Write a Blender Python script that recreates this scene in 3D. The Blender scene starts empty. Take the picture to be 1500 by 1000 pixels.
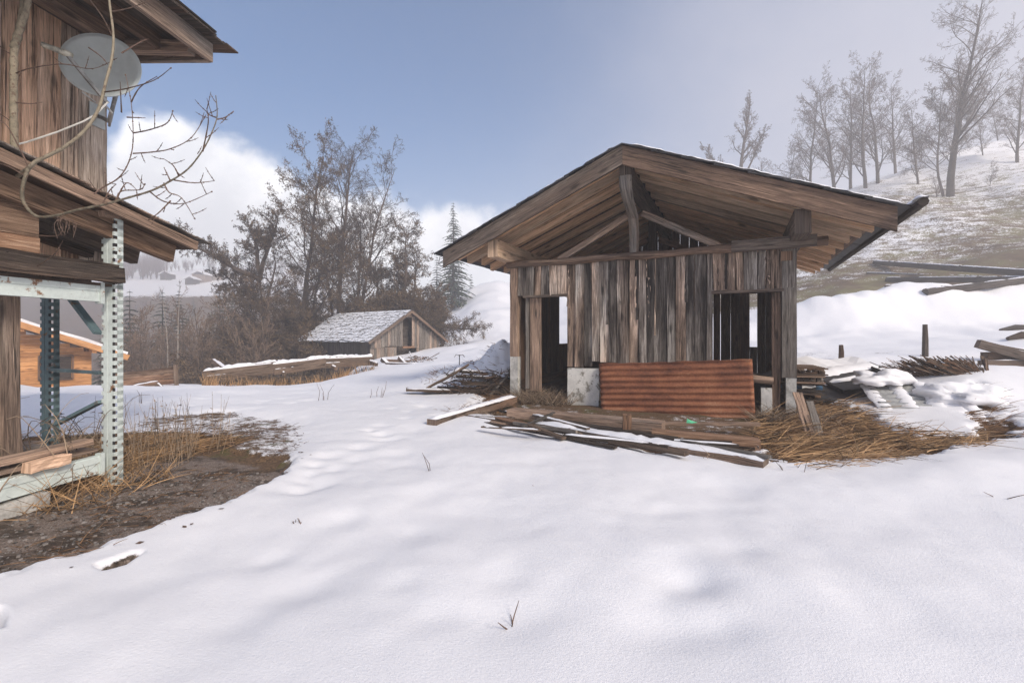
SUN_E,SUN_A=2.8,14.0
SKY_STR,SKY_S,SKY_V=.082,1.55,.95
CL0,CL1=9.5,14.0
FOG=(5.0,4.95,5.6)
HAZE_D=.0046
EXPO=.84
import bpy, math, random
import numpy as np
from mathutils import Vector, Matrix, Quaternion
C = bpy.context.scene.collection
R = math.radians
rng = random.Random(7)
EYE, F, CX, CY = 1.5, 666.7, 750.0, 490.0
V3 = Vector
def at(px, py, Y): return V3(((px-CX)/F*Y, Y, EYE+(CY-py)/F*Y))

# ------------------------------------------------------------------ mesh builder
class MB:
    def __init__(s): s.v=[]; s.f=[]; s.uv=[]; s.r=[]
    def quad(s, idx, uvs, r): s.f.append(idx); s.uv.extend(uvs); s.r.append(r)
    def poly(s, pts, r=.5, sc=1.0, off=None):
        b=len(s.v); s.v.extend([tuple(p) for p in pts]); n=len(pts)
        e=(V3(pts[1])-V3(pts[0])).normalized(); nn=e.cross(V3(pts[-1])-V3(pts[0])); nn=nn.normalized() if nn.length>1e-9 else V3((0,0,1)); w=nn.cross(e)
        o=V3(pts[0]); ou,ov=off or (rng.random()*20,rng.random()*20)
        s.quad(tuple(range(b,b+n)), [((V3(p)-o).dot(e)*sc+ou,(V3(p)-o).dot(w)*sc+ov) for p in pts], r)
    def beam(s, p0, p1, w, h, side=None, segs=1, jit=0.0, r=None, w1=None, h1=None, cap=True, upv=None):
        """board of width w (along side) and height h, grain along p0-p1"""
        p0=V3(p0); p1=V3(p1); d=p1-p0; L=d.length; d=d/L
        if side is None:
            side=d.cross(V3((0,0,1)))
            if side.length<1e-3: side=V3((1,0,0))
        side=V3(side); side=(side-d*side.dot(d)).normalized(); up=side.cross(d) if upv is None else V3(upv)
        r=rng.random() if r is None else r
        ou,ov=rng.random()*30,rng.random()*30
        b=len(s.v); w1=w if w1 is None else w1; h1=h if h1 is None else h1
        for i in range(segs+1):
            t=i/segs; c=p0+d*(L*t); ww=w+(w1-w)*t; hh=h+(h1-h)*t
            a=[]
            for sx,sz in ((-1,-1),(1,-1),(1,1),(-1,1)):
                q=c+side*(sx*ww/2+rng.uniform(-jit,jit))+up*(sz*hh/2+rng.uniform(-jit,jit)*.6)
                s.v.append(tuple(q))
        per=[0,w,w+h,2*w+h,2*w+2*h]
        for i in range(segs):
            for k in range(4):
                i0=b+i*4+k; i1=b+i*4+(k+1)%4
                u0=ou+L*i/segs; u1=ou+L*(i+1)/segs
                s.quad((i0,i1,i1+4,i0+4),[(u0,ov+per[k]),(u0,ov+per[k+1]),(u1,ov+per[k+1]),(u1,ov+per[k])],r)
        if cap:
            e=b+segs*4
            s.quad((b+3,b+2,b+1,b),[(ou,ov),(ou,ov+w),(ou+h*.2,ov+w),(ou+h*.2,ov)],r)
            s.quad((e,e+1,e+2,e+3),[(ou,ov),(ou,ov+w),(ou+h*.2,ov+w),(ou+h*.2,ov)],r)
    def tube(s, pts, rad, k=4, r=None, cap=True):
        pts=[V3(p) for p in pts]; n=len(pts); b=len(s.v)
        r=rng.random() if r is None else r
        ou,ov=rng.random()*30,rng.random()*30
        d=(pts[1]-pts[0]).normalized()
        side=d.cross(V3((0,0,1)) if abs(d.z)<.9 else V3((1,0,0))).normalized()
        L=0; Ls=[]
        for i in range(n):
            if i<n-1: dd=(pts[i+1]-pts[i])
            else: dd=pts[i]-pts[i-1]
            if dd.length>1e-9: d=dd.normalized()
            side=(side-d*side.dot(d)); side=side.normalized() if side.length>1e-6 else d.orthogonal().normalized(); up=side.cross(d)
            if i: L+=(pts[i]-pts[i-1]).length
            Ls.append(L); q=rad[i]
            for j in range(k):
                a=2*math.pi*j/k; s.v.append(tuple(pts[i]+side*(q*math.cos(a))+up*(q*math.sin(a))))
        for i in range(n-1):
            for j in range(k):
                j2=(j+1)%k; c0=ov+2*math.pi*rad[0]*j/k; c1=ov+2*math.pi*rad[0]*(j+1)/k
                s.quad((b+i*k+j,b+i*k+j2,b+(i+1)*k+j2,b+(i+1)*k+j),[(ou+Ls[i],c0),(ou+Ls[i],c1),(ou+Ls[i+1],c1),(ou+Ls[i+1],c0)],r)
        if cap and k>3:
            e=b+(n-1)*k
            s.quad(tuple(b+j for j in reversed(range(k))),[(ou+j*.01,ov) for j in range(k)],r)
            s.quad(tuple(e+j for j in range(k)),[(ou+j*.01,ov) for j in range(k)],r)
    def strip(s, pts, wid, side, r=None):
        r=rng.random() if r is None else r; b=len(s.v); side=V3(side)
        for p,w in zip(pts,wid): s.v.append(tuple(V3(p)-side*w)); s.v.append(tuple(V3(p)+side*w))
        for i in range(len(pts)-1):
            s.quad((b+2*i,b+2*i+1,b+2*i+3,b+2*i+2),[(i*.1,0),(i*.1,.02),(i*.1+.1,.02),(i*.1+.1,0)],r)
    def build(s, name, mat, parent=None, origin=None, smooth=False):
        o=V3(origin) if origin is not None else V3((0,0,0))
        if parent is not None and origin is None: o=V3(parent.get('_o',(0,0,0)))
        va=np.array(s.v,dtype=np.float64)-np.array(o)
        me=bpy.data.meshes.new(name); me.from_pydata(va.tolist(),[],s.f); me.materials.append(mat)
        uvl=me.uv_layers.new(name='UVMap'); uvl.data.foreach_set('uv',np.array(s.uv,dtype=np.float32).ravel())
        at_=me.attributes.new('rnd','FLOAT','FACE'); at_.data.foreach_set('value',np.array(s.r,dtype=np.float32))
        if smooth: me.polygons.foreach_set('use_smooth',[True]*len(s.f))
        me.update(); ob=bpy.data.objects.new(name,me); C.objects.link(ob)
        if parent is not None: ob.parent=parent
        elif origin is not None: ob.location=o
        return ob
def tag(o,label=None,cat=None,group=None,kind=None):
    if label: o['label']=label
    if cat: o['category']=cat
    if group: o['group']=group
    if kind: o['kind']=kind
    elif cat: o['kind']='thing'
    return o
def thing(name,label,cat,loc,group=None,kind=None):
    o=bpy.data.objects.new(name,None); C.objects.link(o); o.location=loc; o['_o']=[float(c) for c in loc]
    o.empty_display_size=.2
    return tag(o,label,cat,group,kind)
def copy_tree(o,parent=None):
    c=o.copy(); C.objects.link(c); c.parent=parent
    for ch in list(o.children): copy_tree(ch,c)
    return c

# ------------------------------------------------------------------ node helpers
class NT:
    def __init__(s,nt): s.nt=nt
    def n(s,t,**kw):
        x=s.nt.nodes.new(t)
        for k,v in kw.items():
            if k.startswith('i_'):
                key=k[2:]; key=int(key) if key.isdigit() else key.replace('_',' ')
                s.set(x.inputs[key],v)
            else: setattr(x,k,v)
        return x
    def set(s,sock,v):
        if hasattr(v,'is_linked') or hasattr(v,'links'): s.nt.links.new(v,sock)
        elif hasattr(v,'outputs'): s.nt.links.new(v.outputs[0],sock)
        else: sock.default_value=v
    def math(s,op,a,b=0.0,c=None,clamp=False):
        x=s.n('ShaderNodeMath',operation=op,use_clamp=clamp); s.set(x.inputs[0],a); s.set(x.inputs[1],b)
        if c is not None: s.set(x.inputs[2],c)
        return x.outputs[0]
    def mix(s,f,a,b,blend='MIX'):
        x=s.n('ShaderNodeMix',data_type='RGBA',blend_type=blend); s.set(x.inputs[0],f); s.set(x.inputs[6],col(a)); s.set(x.inputs[7],col(b)); return x.outputs[2]
    def smooth(s,v,a,b,o0=0.0,o1=1.0):
        x=s.n('ShaderNodeMapRange',interpolation_type='SMOOTHSTEP'); s.set(x.inputs[0],v); s.set(x.inputs[1],a); s.set(x.inputs[2],b); s.set(x.inputs[3],o0); s.set(x.inputs[4],o1); return x.outputs[0]
    def ramp(s,f,stops):
        x=s.n('ShaderNodeValToRGB'); e=x.color_ramp.elements
        while len(e)<len(stops): e.new(.5)
        for el,(p,c) in zip(e,stops): el.position=p; el.color=col(c)
        s.set(x.inputs[0],f); return x.outputs[0]
    def noise(s,vec,scale,detail=4.0,rough=.55,dist=0.0):
        x=s.n('ShaderNodeTexNoise'); s.set(x.inputs['Vector'],vec); s.set(x.inputs['Scale'],scale); s.set(x.inputs['Detail'],detail); s.set(x.inputs['Roughness'],rough); s.set(x.inputs['Distortion'],dist); return x.outputs[0]
    def vmul(s,vec,m):
        x=s.n('ShaderNodeVectorMath',operation='MULTIPLY'); s.set(x.inputs[0],vec); x.inputs[1].default_value=m; return x.outputs[0]
    def bump(s,h,strength,dist):
        x=s.n('ShaderNodeBump'); s.set(x.inputs['Strength'],strength); s.set(x.inputs['Distance'],dist); s.set(x.inputs['Height'],h); return x.outputs[0]
def col(c):
    if isinstance(c,(tuple,list)) and len(c)==3: return (*c,1.0)
    return c
def newmat(name):
    m=bpy.data.materials.new(name); m.use_nodes=True; t=NT(m.node_tree); bs=m.node_tree.nodes['Principled BSDF']
    bs.inputs['Specular IOR Level'].default_value=.25
    return m,t,bs
def rndvec(t):
    uv=t.n('ShaderNodeUVMap'); a=t.n('ShaderNodeAttribute',attribute_name='rnd')
    z=t.math('MULTIPLY',a.outputs['Fac'],37.0)
    sep=t.n('ShaderNodeSeparateXYZ'); t.set(sep.inputs[0],uv.outputs[0])
    cb=t.n('ShaderNodeCombineXYZ'); t.set(cb.inputs[0],sep.outputs[0]); t.set(cb.inputs[1],sep.outputs[1]); t.set(cb.inputs[2],z)
    return cb.outputs[0],a.outputs['Fac']
def wood(name,dark,mid,light,warm=None,rough=.85,vlo=.6,vhi=1.2,snow=0.0,streak=.5,cracks=1.0):
    m,t,bs=newmat(name); vec,rnd=rndvec(t)
    grain=t.noise(t.vmul(vec,(1.6,34,1)),1.0,9,.70,.9)
    fine=t.noise(t.vmul(vec,(5,150,1)),1.0,4,.7)
    big=t.noise(t.vmul(vec,(.55,3.2,1)),1.0,3,.5)
    g=t.math('ADD',grain,t.math('MULTIPLY',t.math('SUBTRACT',fine,.5),.55))
    g=t.math('ADD',g,t.math('MULTIPLY',t.math('SUBTRACT',big,.5),streak))
    c=t.ramp(g,[(.33,dark),(.46,tuple(x*.8 for x in mid)),(.56,mid),(.72,light)])
    if warm is not None:
        wn=t.noise(t.vmul(vec,(.35,1.6,1)),1.0,3,.5)
        wf=t.math('ADD',wn,t.math('MULTIPLY',t.math('SUBTRACT',rnd,.5),.5))
        c=t.mix(t.smooth(wf,.42,.68,0,.85),c,t.mix(1.0,c,warm,'MULTIPLY'))
    vo=t.n('ShaderNodeTexVoronoi'); t.set(vo.inputs['Vector'],t.vmul(vec,(1.7,5.5,1))); vo.inputs['Scale'].default_value=1.0
    k=t.smooth(vo.outputs['Distance'],.06,.24,1,0)
    kk=t.math('MULTIPLY',k,t.smooth(t.noise(t.vmul(vec,(.9,2,1)),1.3,1),.41,.45,0,1))
    c=t.mix(t.math('MULTIPLY',kk,.75),c,tuple(x*.45 for x in dark))
    cr=t.smooth(t.noise(t.vmul(vec,(.8,42,1)),1.0,3,.6,.4),.62,.67,0,.85*cracks)
    c=t.mix(cr,c,tuple(x*.3 for x in dark))
    hv=t.n('ShaderNodeHueSaturation'); t.set(hv.inputs['Color'],c)
    t.set(hv.inputs['Value'],t.math('MULTIPLY_ADD',rnd,vhi-vlo,vlo)); c=hv.outputs[0]
    h=t.math('SUBTRACT',t.math('ADD',grain,t.math('MULTIPLY',fine,.3)),t.math('MULTIPLY',cr,1.2))
    bs.inputs['Roughness'].default_value=rough
    t.set(bs.inputs['Normal'],t.bump(h,.9,.02))
    if snow>0:
        ge=t.n('ShaderNodeNewGeometry'); sx=t.n('ShaderNodeSeparateXYZ'); t.set(sx.inputs[0],ge.outputs['Normal'])
        pn=t.noise(ge.outputs['Position'],5.0,5,.6)
        f=t.math('MULTIPLY',t.smooth(sx.outputs[2],.45,.8),t.smooth(pn,.62-.4*snow,.70-.4*snow))
        c=t.mix(f,c,(.8,.81,.85))
    t.set(bs.inputs['Base Color'],c)
    return m
def plain(name,base,rough=.8,var=.25,scale=6.0,metal=0.0,coord='obj',bump=.2,spots=None):
    m,t,bs=newmat(name); tc=t.n('ShaderNodeTexCoord'); a=t.n('ShaderNodeAttribute',attribute_name='rnd')
    n1=t.noise(tc.outputs['Object'],scale,6,.6); n2=t.noise(tc.outputs['Object'],scale*7,4,.6)
    f=t.math('ADD',t.math('MULTIPLY',n1,.7),t.math('MULTIPLY',n2,.3))
    f=t.math('ADD',f,t.math('MULTIPLY',t.math('SUBTRACT',a.outputs['Fac'],.5),.35))
    c=t.ramp(f,[(.3,tuple(x*(1-var*1.6) for x in base)),(.5,base),(.72,tuple(min(1,x*(1+var)) for x in base))])
    if spots:
        sf=t.smooth(t.noise(tc.outputs['Object'],spots[1],5,.65),spots[2],spots[2]+.08)
        c=t.mix(sf,c,spots[0])
    t.set(bs.inputs['Base Color'],c); bs.inputs['Roughness'].default_value=rough; bs.inputs['Metallic'].default_value=metal
    t.set(bs.inputs['Normal'],t.bump(f,bump,.02))
    return m
M={}
M['wall']=wood('weathered_board',(.055,.045,.039),(.235,.198,.17),(.62,.55,.48),warm=(1.12,.91,.76),vlo=.5,vhi=1.5,streak=1.3)
M['greywood']=wood('grey_wood',(.085,.073,.064),(.25,.218,.19),(.48,.425,.37),warm=(1.2,.9,.72),vlo=.6,vhi=1.25)
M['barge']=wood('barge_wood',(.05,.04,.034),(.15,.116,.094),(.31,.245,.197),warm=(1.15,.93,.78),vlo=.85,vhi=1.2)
M['rafter']=wood('rafter_wood',(.36,.25,.165),(.66,.475,.33),(.80,.63,.47),warm=(1.05,.88,.74),vlo=.75,vhi=1.2,cracks=.6)
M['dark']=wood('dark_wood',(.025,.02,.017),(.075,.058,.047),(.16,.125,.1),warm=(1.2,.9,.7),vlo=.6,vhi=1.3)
M['orange']=wood('orange_board',(.1,.06,.04),(.28,.18,.12),(.47,.35,.26),warm=(1.0,.85,.75),vlo=.65,vhi=1.2,streak=.9)
M['farmwall']=wood('farm_board',(.12,.09,.07),(.50,.40,.32),(.78,.68,.58),warm=(1.08,.84,.68),vlo=.75,vhi=1.45,streak=.9)
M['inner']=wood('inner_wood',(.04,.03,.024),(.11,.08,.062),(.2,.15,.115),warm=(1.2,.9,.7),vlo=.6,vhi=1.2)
M['barn']=wood('barn_board',(.1,.085,.075),(.27,.235,.205),(.5,.44,.385),warm=(1.1,.9,.78),vlo=.55,vhi=1.25)
M['barndark']=wood('barn_dark_board',(.03,.025,.022),(.085,.068,.057),(.17,.14,.115),vlo=.6,vhi=1.3)  # shaded barn walls put into the colour; dark trunks and far houses too
M['shingle']=wood('snowy_shingle',(.05,.045,.04),(.14,.12,.105),(.25,.215,.19),vlo=.5,vhi=1.3,snow=.62)
M['snowwood']=wood('snowy_wood',(.06,.045,.035),(.18,.135,.105),(.32,.25,.2),warm=(1.12,.9,.75),vlo=.6,vhi=1.2,snow=.6)
M['log']=wood('log_wood',(.06,.042,.031),(.19,.132,.095),(.34,.255,.19),warm=(1.12,.9,.75),vlo=.6,vhi=1.2)
M['chalet']=wood('chalet_wood',(.3,.13,.05),(.62,.30,.12),(.75,.42,.2),vlo=.85,vhi=1.15,cracks=.4)
M['concrete']=plain('concrete',(.58,.56,.52),.9,.3,5,spots=((.27,.25,.21),3.0,.56))
M['stone']=plain('pebble',(.2,.18,.165),.9,.5,30)
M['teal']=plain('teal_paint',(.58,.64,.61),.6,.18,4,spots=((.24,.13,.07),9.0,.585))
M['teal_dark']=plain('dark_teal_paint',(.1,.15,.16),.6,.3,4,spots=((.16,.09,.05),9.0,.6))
M['dish']=plain('dish_grey',(.47,.51,.50),.5,.1,3,bump=.03)
M['plastic']=plain('cream_plastic',(.6,.57,.47),.6,.35,20)
M['metal']=plain('grey_metal',(.34,.34,.33),.45,.3,10,metal=.5)
M['blackmetal']=plain('roofing_dark',(.045,.043,.045),.6,.4,6)
M['white']=plain('white_cable',(.65,.64,.6),.5,.15,10)
M['blue']=plain('blue_paint',(.07,.16,.27),.7,.4,9)
M['green']=plain('green_plastic',(.12,.5,.27),.5,.1,10)
M['sheetdark']=plain('dark_sheet',(.04,.036,.035),.55,.5,3)
M['stem']=plain('sapling_bark',(.235,.2,.145),.8,.35,25,spots=((.13,.085,.06),30.0,.56))
M['twig']=plain('twig_bark',(.13,.085,.065),.8,.35,25)
M['bark']=plain('bare_bark',(.085,.064,.052),.9,.4,3)
M['bark2']=plain('pale_bark',(.3,.26,.225),.9,.4,3)
M['fartwig']=plain('far_twig',(.135,.092,.078),.9,.4,.6)
M['purple']=plain('sapling_twig',(.2,.14,.1),.9,.4,1.2)
M['lichen']=plain('lichen_leaf',(.115,.076,.042),.9,.55,.8)
M['spruce']=plain('spruce_needle',(.038,.06,.035),.9,.5,.8)
M['straw']=plain('straw',(.38,.235,.12),.85,.6,2.5)
M['strawdark']=plain('brown_straw',(.22,.125,.065),.85,.5,2.5)
M['bramble']=plain('bramble',(.27,.2,.14),.85,.5,5)
M['roofsnow']=None
def snowmat():
    m,t,bs=newmat('snow'); ge=t.n('ShaderNodeNewGeometry')
    n=t.noise(ge.outputs['Position'],9,6,.6); n2=t.noise(ge.outputs['Position'],45,3,.6)
    t.set(bs.inputs['Base Color'],t.mix(n,(.79,.785,.81),(.87,.86,.87))); bs.inputs['Roughness'].default_value=.65
    t.set(bs.inputs['Normal'],t.bump(t.math('ADD',n,t.math('MULTIPLY',n2,.25)),.35,.03)); return m
M['snow']=snowmat()
def rust():
    m,t,bs=newmat('rusty_iron'); tc=t.n('ShaderNodeTexCoord')
    st=t.noise(t.vmul(tc.outputs['Object'],(1.3,1.3,5)),1.0,7,.65,.8); sp=t.noise(tc.outputs['Object'],30,5,.75); bg=t.noise(tc.outputs['Object'],1.5,4,.6)
    f=t.math('ADD',t.math('ADD',t.math('MULTIPLY',st,.4),t.math('MULTIPLY',sp,.3)),t.math('MULTIPLY',bg,.32))
    c=t.ramp(f,[(.36,(.06,.03,.022)),(.46,(.18,.07,.04)),(.55,(.30,.12,.06)),(.68,(.46,.27,.165))])
    t.set(bs.inputs['Base Color'],c); bs.inputs['Roughness'].default_value=.75; t.set(bs.inputs['Normal'],t.bump(sp,.3,.01)); return m
M['rust']=rust()

# ------------------------------------------------------------------ numpy noise
_r=np.random.RandomState(3); _P=_r.rand(256,256)
def vnoise(x,y):
    xi=np.floor(x).astype(int); yi=np.floor(y).astype(int); fx=x-xi; fy=y-yi
    fx=fx*fx*fx*(fx*(fx*6-15)+10); fy=fy*fy*fy*(fy*(fy*6-15)+10)
    g=lambda a,b:_P[a&255,b&255]
    return (g(xi,yi)*(1-fx)+g(xi+1,yi)*fx)*(1-fy)+(g(xi,yi+1)*(1-fx)+g(xi+1,yi+1)*fx)*fy-.5
def fbm(x,y,o=4,g=.5):
    s=0;a=1.0
    for i in range(o): s=s+a*vnoise(x*2**i+17.3*i,y*2**i+9.1*i); a*=g
    return s
def sst(a,b,x):
    t=np.clip((x-a)/(b-a),0,1); return t*t*(3-2*t)
def poly_sd(P,x,y):
    """signed distance, negative inside"""
    d=np.full(x.shape,1e9); ins=np.zeros(x.shape,bool); n=len(P)
    for i in range(n):
        ax,ay=P[i]; bx,by=P[(i+1)%n]; ex,ey=bx-ax,by-ay
        t=np.clip(((x-ax)*ex+(y-ay)*ey)/(ex*ex+ey*ey),0,1); d=np.minimum(d,np.hypot(x-ax-t*ex,y-ay-t*ey))
        c=((ay>y)!=(by>y))&(x<(bx-ax)*(y-ay)/(by-ay+1e-12)+ax); ins^=c
    return np.where(ins,-d,d)
def g0(px,py,z=0.0):
    Y=(EYE-z)*F/(py-CY); return ((px-CX)/F*Y,Y)

# ------------------------------------------------------------------ shed frame
U=V3((.896,-.443,0)); W=V3((.443,.896,0)); SO=V3((-.03,10.29,0))
def S(u,v,z): return SO+U*u+W*v+V3((0,0,z))
def Y_u(u,v=0): return 10.29-.443*u+.896*v
def u_px(px): a=(px-CX)/F; return (10.29*a+.03)/(.896+.443*a)
def z_py(py,u,v=0): return EYE+(CY-py)/F*Y_u(u,v)
SL=5.51
# ------------------------------------------------------------------ ground height
YB=[0,12,14,22,25,32,45,72,100,140,300]; BB=[0,0,.1,.4,.5,.7,2.6,8.3,9.5,10.5,11]
KB=[0,.02,.05,.057,.114,.16,.21,.30,.30,.29,.27]
VB=[0,10,13,15,17,20,24,32,40,60,90,120,160,200,240,300]; VZ=[0,0,-.16,-.3,-.5,-1.2,-2.6,-4.5,-6,-8,-3,6,19,30,40,44]
PATCH=[g0(*p) for p in ((-400,1150),(-60,905),(0,868),(60,838),(150,808),(250,772),(330,742),(395,715),(428,690),(405,678),(350,668),(300,655),(200,650),(120,655),(-300,690))]
STRAW1=[g0(*p) for p in ((120,712),(230,672),(330,662),(350,650),(300,642),(150,640),(0,650),(-200,700),(-100,760),(50,735))]
LITTER=[g0(*p) for p in ((190,650),(300,655),(410,680),(440,660),(430,625),(330,612),(220,620))]
STRAW2=[g0(*p) for p in ((1100,622),(1170,600),(1240,612),(1290,640),(1350,655),(1430,655),(1400,670),(1340,688),(1240,694),(1160,694),(1110,672))]
STRAW3=[g0(*p) for p in ((1425,612),(1460,625),(1494,655),(1465,663),(1440,662),(1420,632))]
FRONT=[tuple(S(u,v,0)[:2]) for u,v in ((-.8,.3),(-.2,-1.5),(1.0,-2.7),(2.4,-3.4),(3.6,-3.8),(5.0,-3.5),(5.9,-1.2),(5.8,0),(5.5,5.1),(0,5.1))]
PILE=[g0(*p) for p in ((598,570),(640,575),(700,590),(660,612),(640,622),(750,612),(790,580),(745,560),(680,555))]
PUD=[g0(*p) for p in ((142,846),(190,826),(208,824),(180,842),(155,850))]
COR=[g0(*p) for p in ((-60,915),(0,925),(14,935),(8,955),(-80,965))]
STEPS=[(x,y,rng.uniform(.11,.17),rng.uniform(.02,.045)) for x,y in
  [g0(450+rng.uniform(-30,30)+t*170+(0 if t<.5 else 20),720-t*150+rng.uniform(-8,8),.1) for t in [i/22 for i in range(23)]]]
STEPS+=[(x,y,rng.uniform(.14,.26),rng.uniform(.008,.02)) for x,y in [g0(rng.uniform(330,1100),rng.uniform(590,930),.1) for i in range(70)]]
STEPS+=[(x,y,rng.uniform(.12,.2),.03) for x,y in [g0(rng.uniform(190,460),rng.uniform(575,612),-.05) for i in range(25)]]
def terrain(x,y):
    x=np.asarray(x,float); y=np.asarray(y,float)
    ys=np.maximum(y,.3); a=x/ys
    r=np.hypot(x,y)
    f=sst(-.30,-.03,a)
    hill=np.interp(ys,YB,BB)*f+np.interp(ys,YB,KB)*np.maximum(x,0)
    hill=np.where(hill>36,36+(hill-36)*.25,hill)
    wv=sst(-.28,-.5,a)*sst(0,4,y)
    h=hill*(1-wv)+np.interp(ys,VB,VZ)*wv
    big=sst(18,60,r)
    h=h+fbm(x*.05,y*.05,4)*3.2*big*(1-.6*wv)+fbm(x*.35+3,y*.35,3)*.28*sst(12,30,r)
    # bank across the right slope
    bk=np.exp(-((y-24.0-.06*x)/1.6)**2)*sst(14,18,x); h=h+bk*(.75+.5*fbm(x*.5,y*.5,3))
    # mounds
    def bump(cx,cy,rx,ry,hh,rot=0):
        dx,dy=x-cx,y-cy; c,s_=math.cos(rot),math.sin(rot); q=((dx*c+dy*s_)/rx)**2+((-dx*s_+dy*c)/ry)**2; return hh*np.exp(-q)
    h=h+bump(9.8,9.2,2.4,1.4,.60,.1)+bump(8.1,7.9,.9,.8,.16)
    h=h+(bump(.15,12.3,.75,1.1,1.0,-.3)+bump(-.75,12.5,.9,.9,.55)+bump(-1.7,13.2,1.0,.9,.30))*(1+.5*fbm(x*2.1,y*2.1,3))
    h=h+bump(7.3,11.3,1.2,.8,.35)
    sd=poly_sd(PATCH,x,y); e=.12*fbm(x*2.2,y*2.2,4)
    m=sst(-.06,.12,sd+e+.10*fbm(x*6,y*6,3))                     # 0 on bare ground
    sd2=poly_sd(STRAW1,x,y); m=np.minimum(m,sst(-.15,.2,sd2+e))
    lit=sst(.5,-.2,poly_sd(LITTER,x,y)+e*2)
    s2=np.minimum(poly_sd(STRAW2,x,y),poly_sd(STRAW3,x,y)); m=np.minimum(m,sst(-.1,.16,s2+e*2.4+.12*fbm(x*7,y*7,3)))
    s3=poly_sd(FRONT,x,y); fr=sst(.15,-.5,s3+e*2.0)
    u=(x-SO.x)*U.x+(y-SO.y)*U.y; v=(x-SO.x)*W.x+(y-SO.y)*W.y
    ins=sst(-.75,-.35,v+e)*sst(6.0,5.7,u)*sst(-.5,-.1,u)*sst(5.6,5.2,v)
    pl=sst(.1,-.35,poly_sd(PILE,x,y)+e*2)*sst(11.6,11.0,y)
    pu=sst(.03,-.05,np.minimum(poly_sd(PUD,x,y),poly_sd(COR,x,y))+e*.4)
    snow=m*(1-pu)*(1-.62*fr)*(1-.5*lit)*(1-ins)*(1-.62*pl)
    # snow layer with its own drifts and prints
    lay=.13+.085*fbm(x*.5,y*.5,2)+.03*fbm(x*1.5+5,y*1.5,3)*sst(1.0,3.0,r)
    lay=lay+.035*fbm(x*.95+8,y*.95,1)*sst(1.5,3,r)
    near=r<22
    dep=np.zeros_like(h)
    for (cx,cy,rr,dd) in STEPS: dep=dep-dd*np.exp(-(((x-cx)/rr)**2+((y-cy)/(rr*.8))**2))
    lay=lay+dep*np.where(near,1,0)
    lip=bump(5.0,4.4,2.4,.55,.10,.12)+bump(8.0,5.3,1.6,.8,.22,.35); lay=lay+lip
    h=h+np.clip(lay,.03,1)*np.clip(snow,0,1)+ (1-snow)*.02*fbm(x*3,y*3,3)*np.where(near,1,0)
    # coverage out on the slopes
    hs=sst(24,34,y)*sst(6,14,x); hv=wv*sst(55,75,y)*sst(152,135,y)
    cov=snow*(1-(.53+.24*fbm(x*.09+4,y*.13,3)-.012*np.clip(y-50,-20,20))*hs*sst(24,30,y))-.8*hv
    pat=sst(3.2,1.0,np.hypot((x-9.8)*.5,(y-15.6)))      # trodden patch by the posts
    cov=cov*(1-.36*pat)
    soil=np.clip(np.maximum(sst(.25,-.2,sd2),np.maximum(fr,np.maximum(sst(.3,0,s2),pl))),0,1)
    soil=np.where(r>14,.8,soil); soil=np.maximum(soil,lit)
    green=np.clip(hs,0,1)
    return h,cov,soil,green
def gz(x,y): return float(terrain(np.array([x]),np.array([y]))[0][0])
def gp(px,py,far=90):
    Ys=np.geomspace(1.5,far,700); X=(px-CX)/F*Ys; z=EYE+(CY-py)/F*Ys; h=terrain(X,Ys)[0]
    i=np.argmax(h>=z) if (h>=z).any() else len(Ys)-1
    return V3((X[i],Ys[i],h[i]))
def ground_mesh():
    an=np.concatenate([np.linspace(-180,-62,60,endpoint=False),np.linspace(-62,62,720,endpoint=False),np.linspace(62,180,60)])
    an=np.radians(an[:-1]); rr=np.concatenate([np.geomspace(.35,2,24,endpoint=False),np.geomspace(2,13,300,endpoint=False),np.geomspace(13,245,230)])
    A,Rr=np.meshgrid(an,rr); X=Rr*np.sin(A); Y=Rr*np.cos(A)
    h,cov,soil,green=terrain(X,Y); na=len(an); nr=len(rr)
    v=np.stack([X,Y,h],-1).reshape(-1,3); c0=np.array([[0,0,gz(0,.05)]]); v=np.concatenate([v,c0]); ci=len(v)-1
    i,j=np.meshgrid(np.arange(nr-1),np.arange(na),indexing='ij'); j2=(j+1)%na
    q=np.stack([i*na+j,i*na+j2,(i+1)*na+j2,(i+1)*na+j],-1).reshape(-1,4)[:,::-1]
    faces=q.tolist()+[[(k+1)%na,k,ci] for k in range(na)]
    me=bpy.data.meshes.new('ground'); me.from_pydata(v.tolist(),[],faces)
    for nm,d in (('snow',cov),('soil',soil),('green',green)):
        a=me.attributes.new(nm,'FLOAT','POINT'); a.data.foreach_set('value',np.concatenate([d.ravel(),[1.0]]).astype(np.float32))
    me.polygons.foreach_set('use_smooth',[True]*len(faces)); me.update()
    return me
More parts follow.
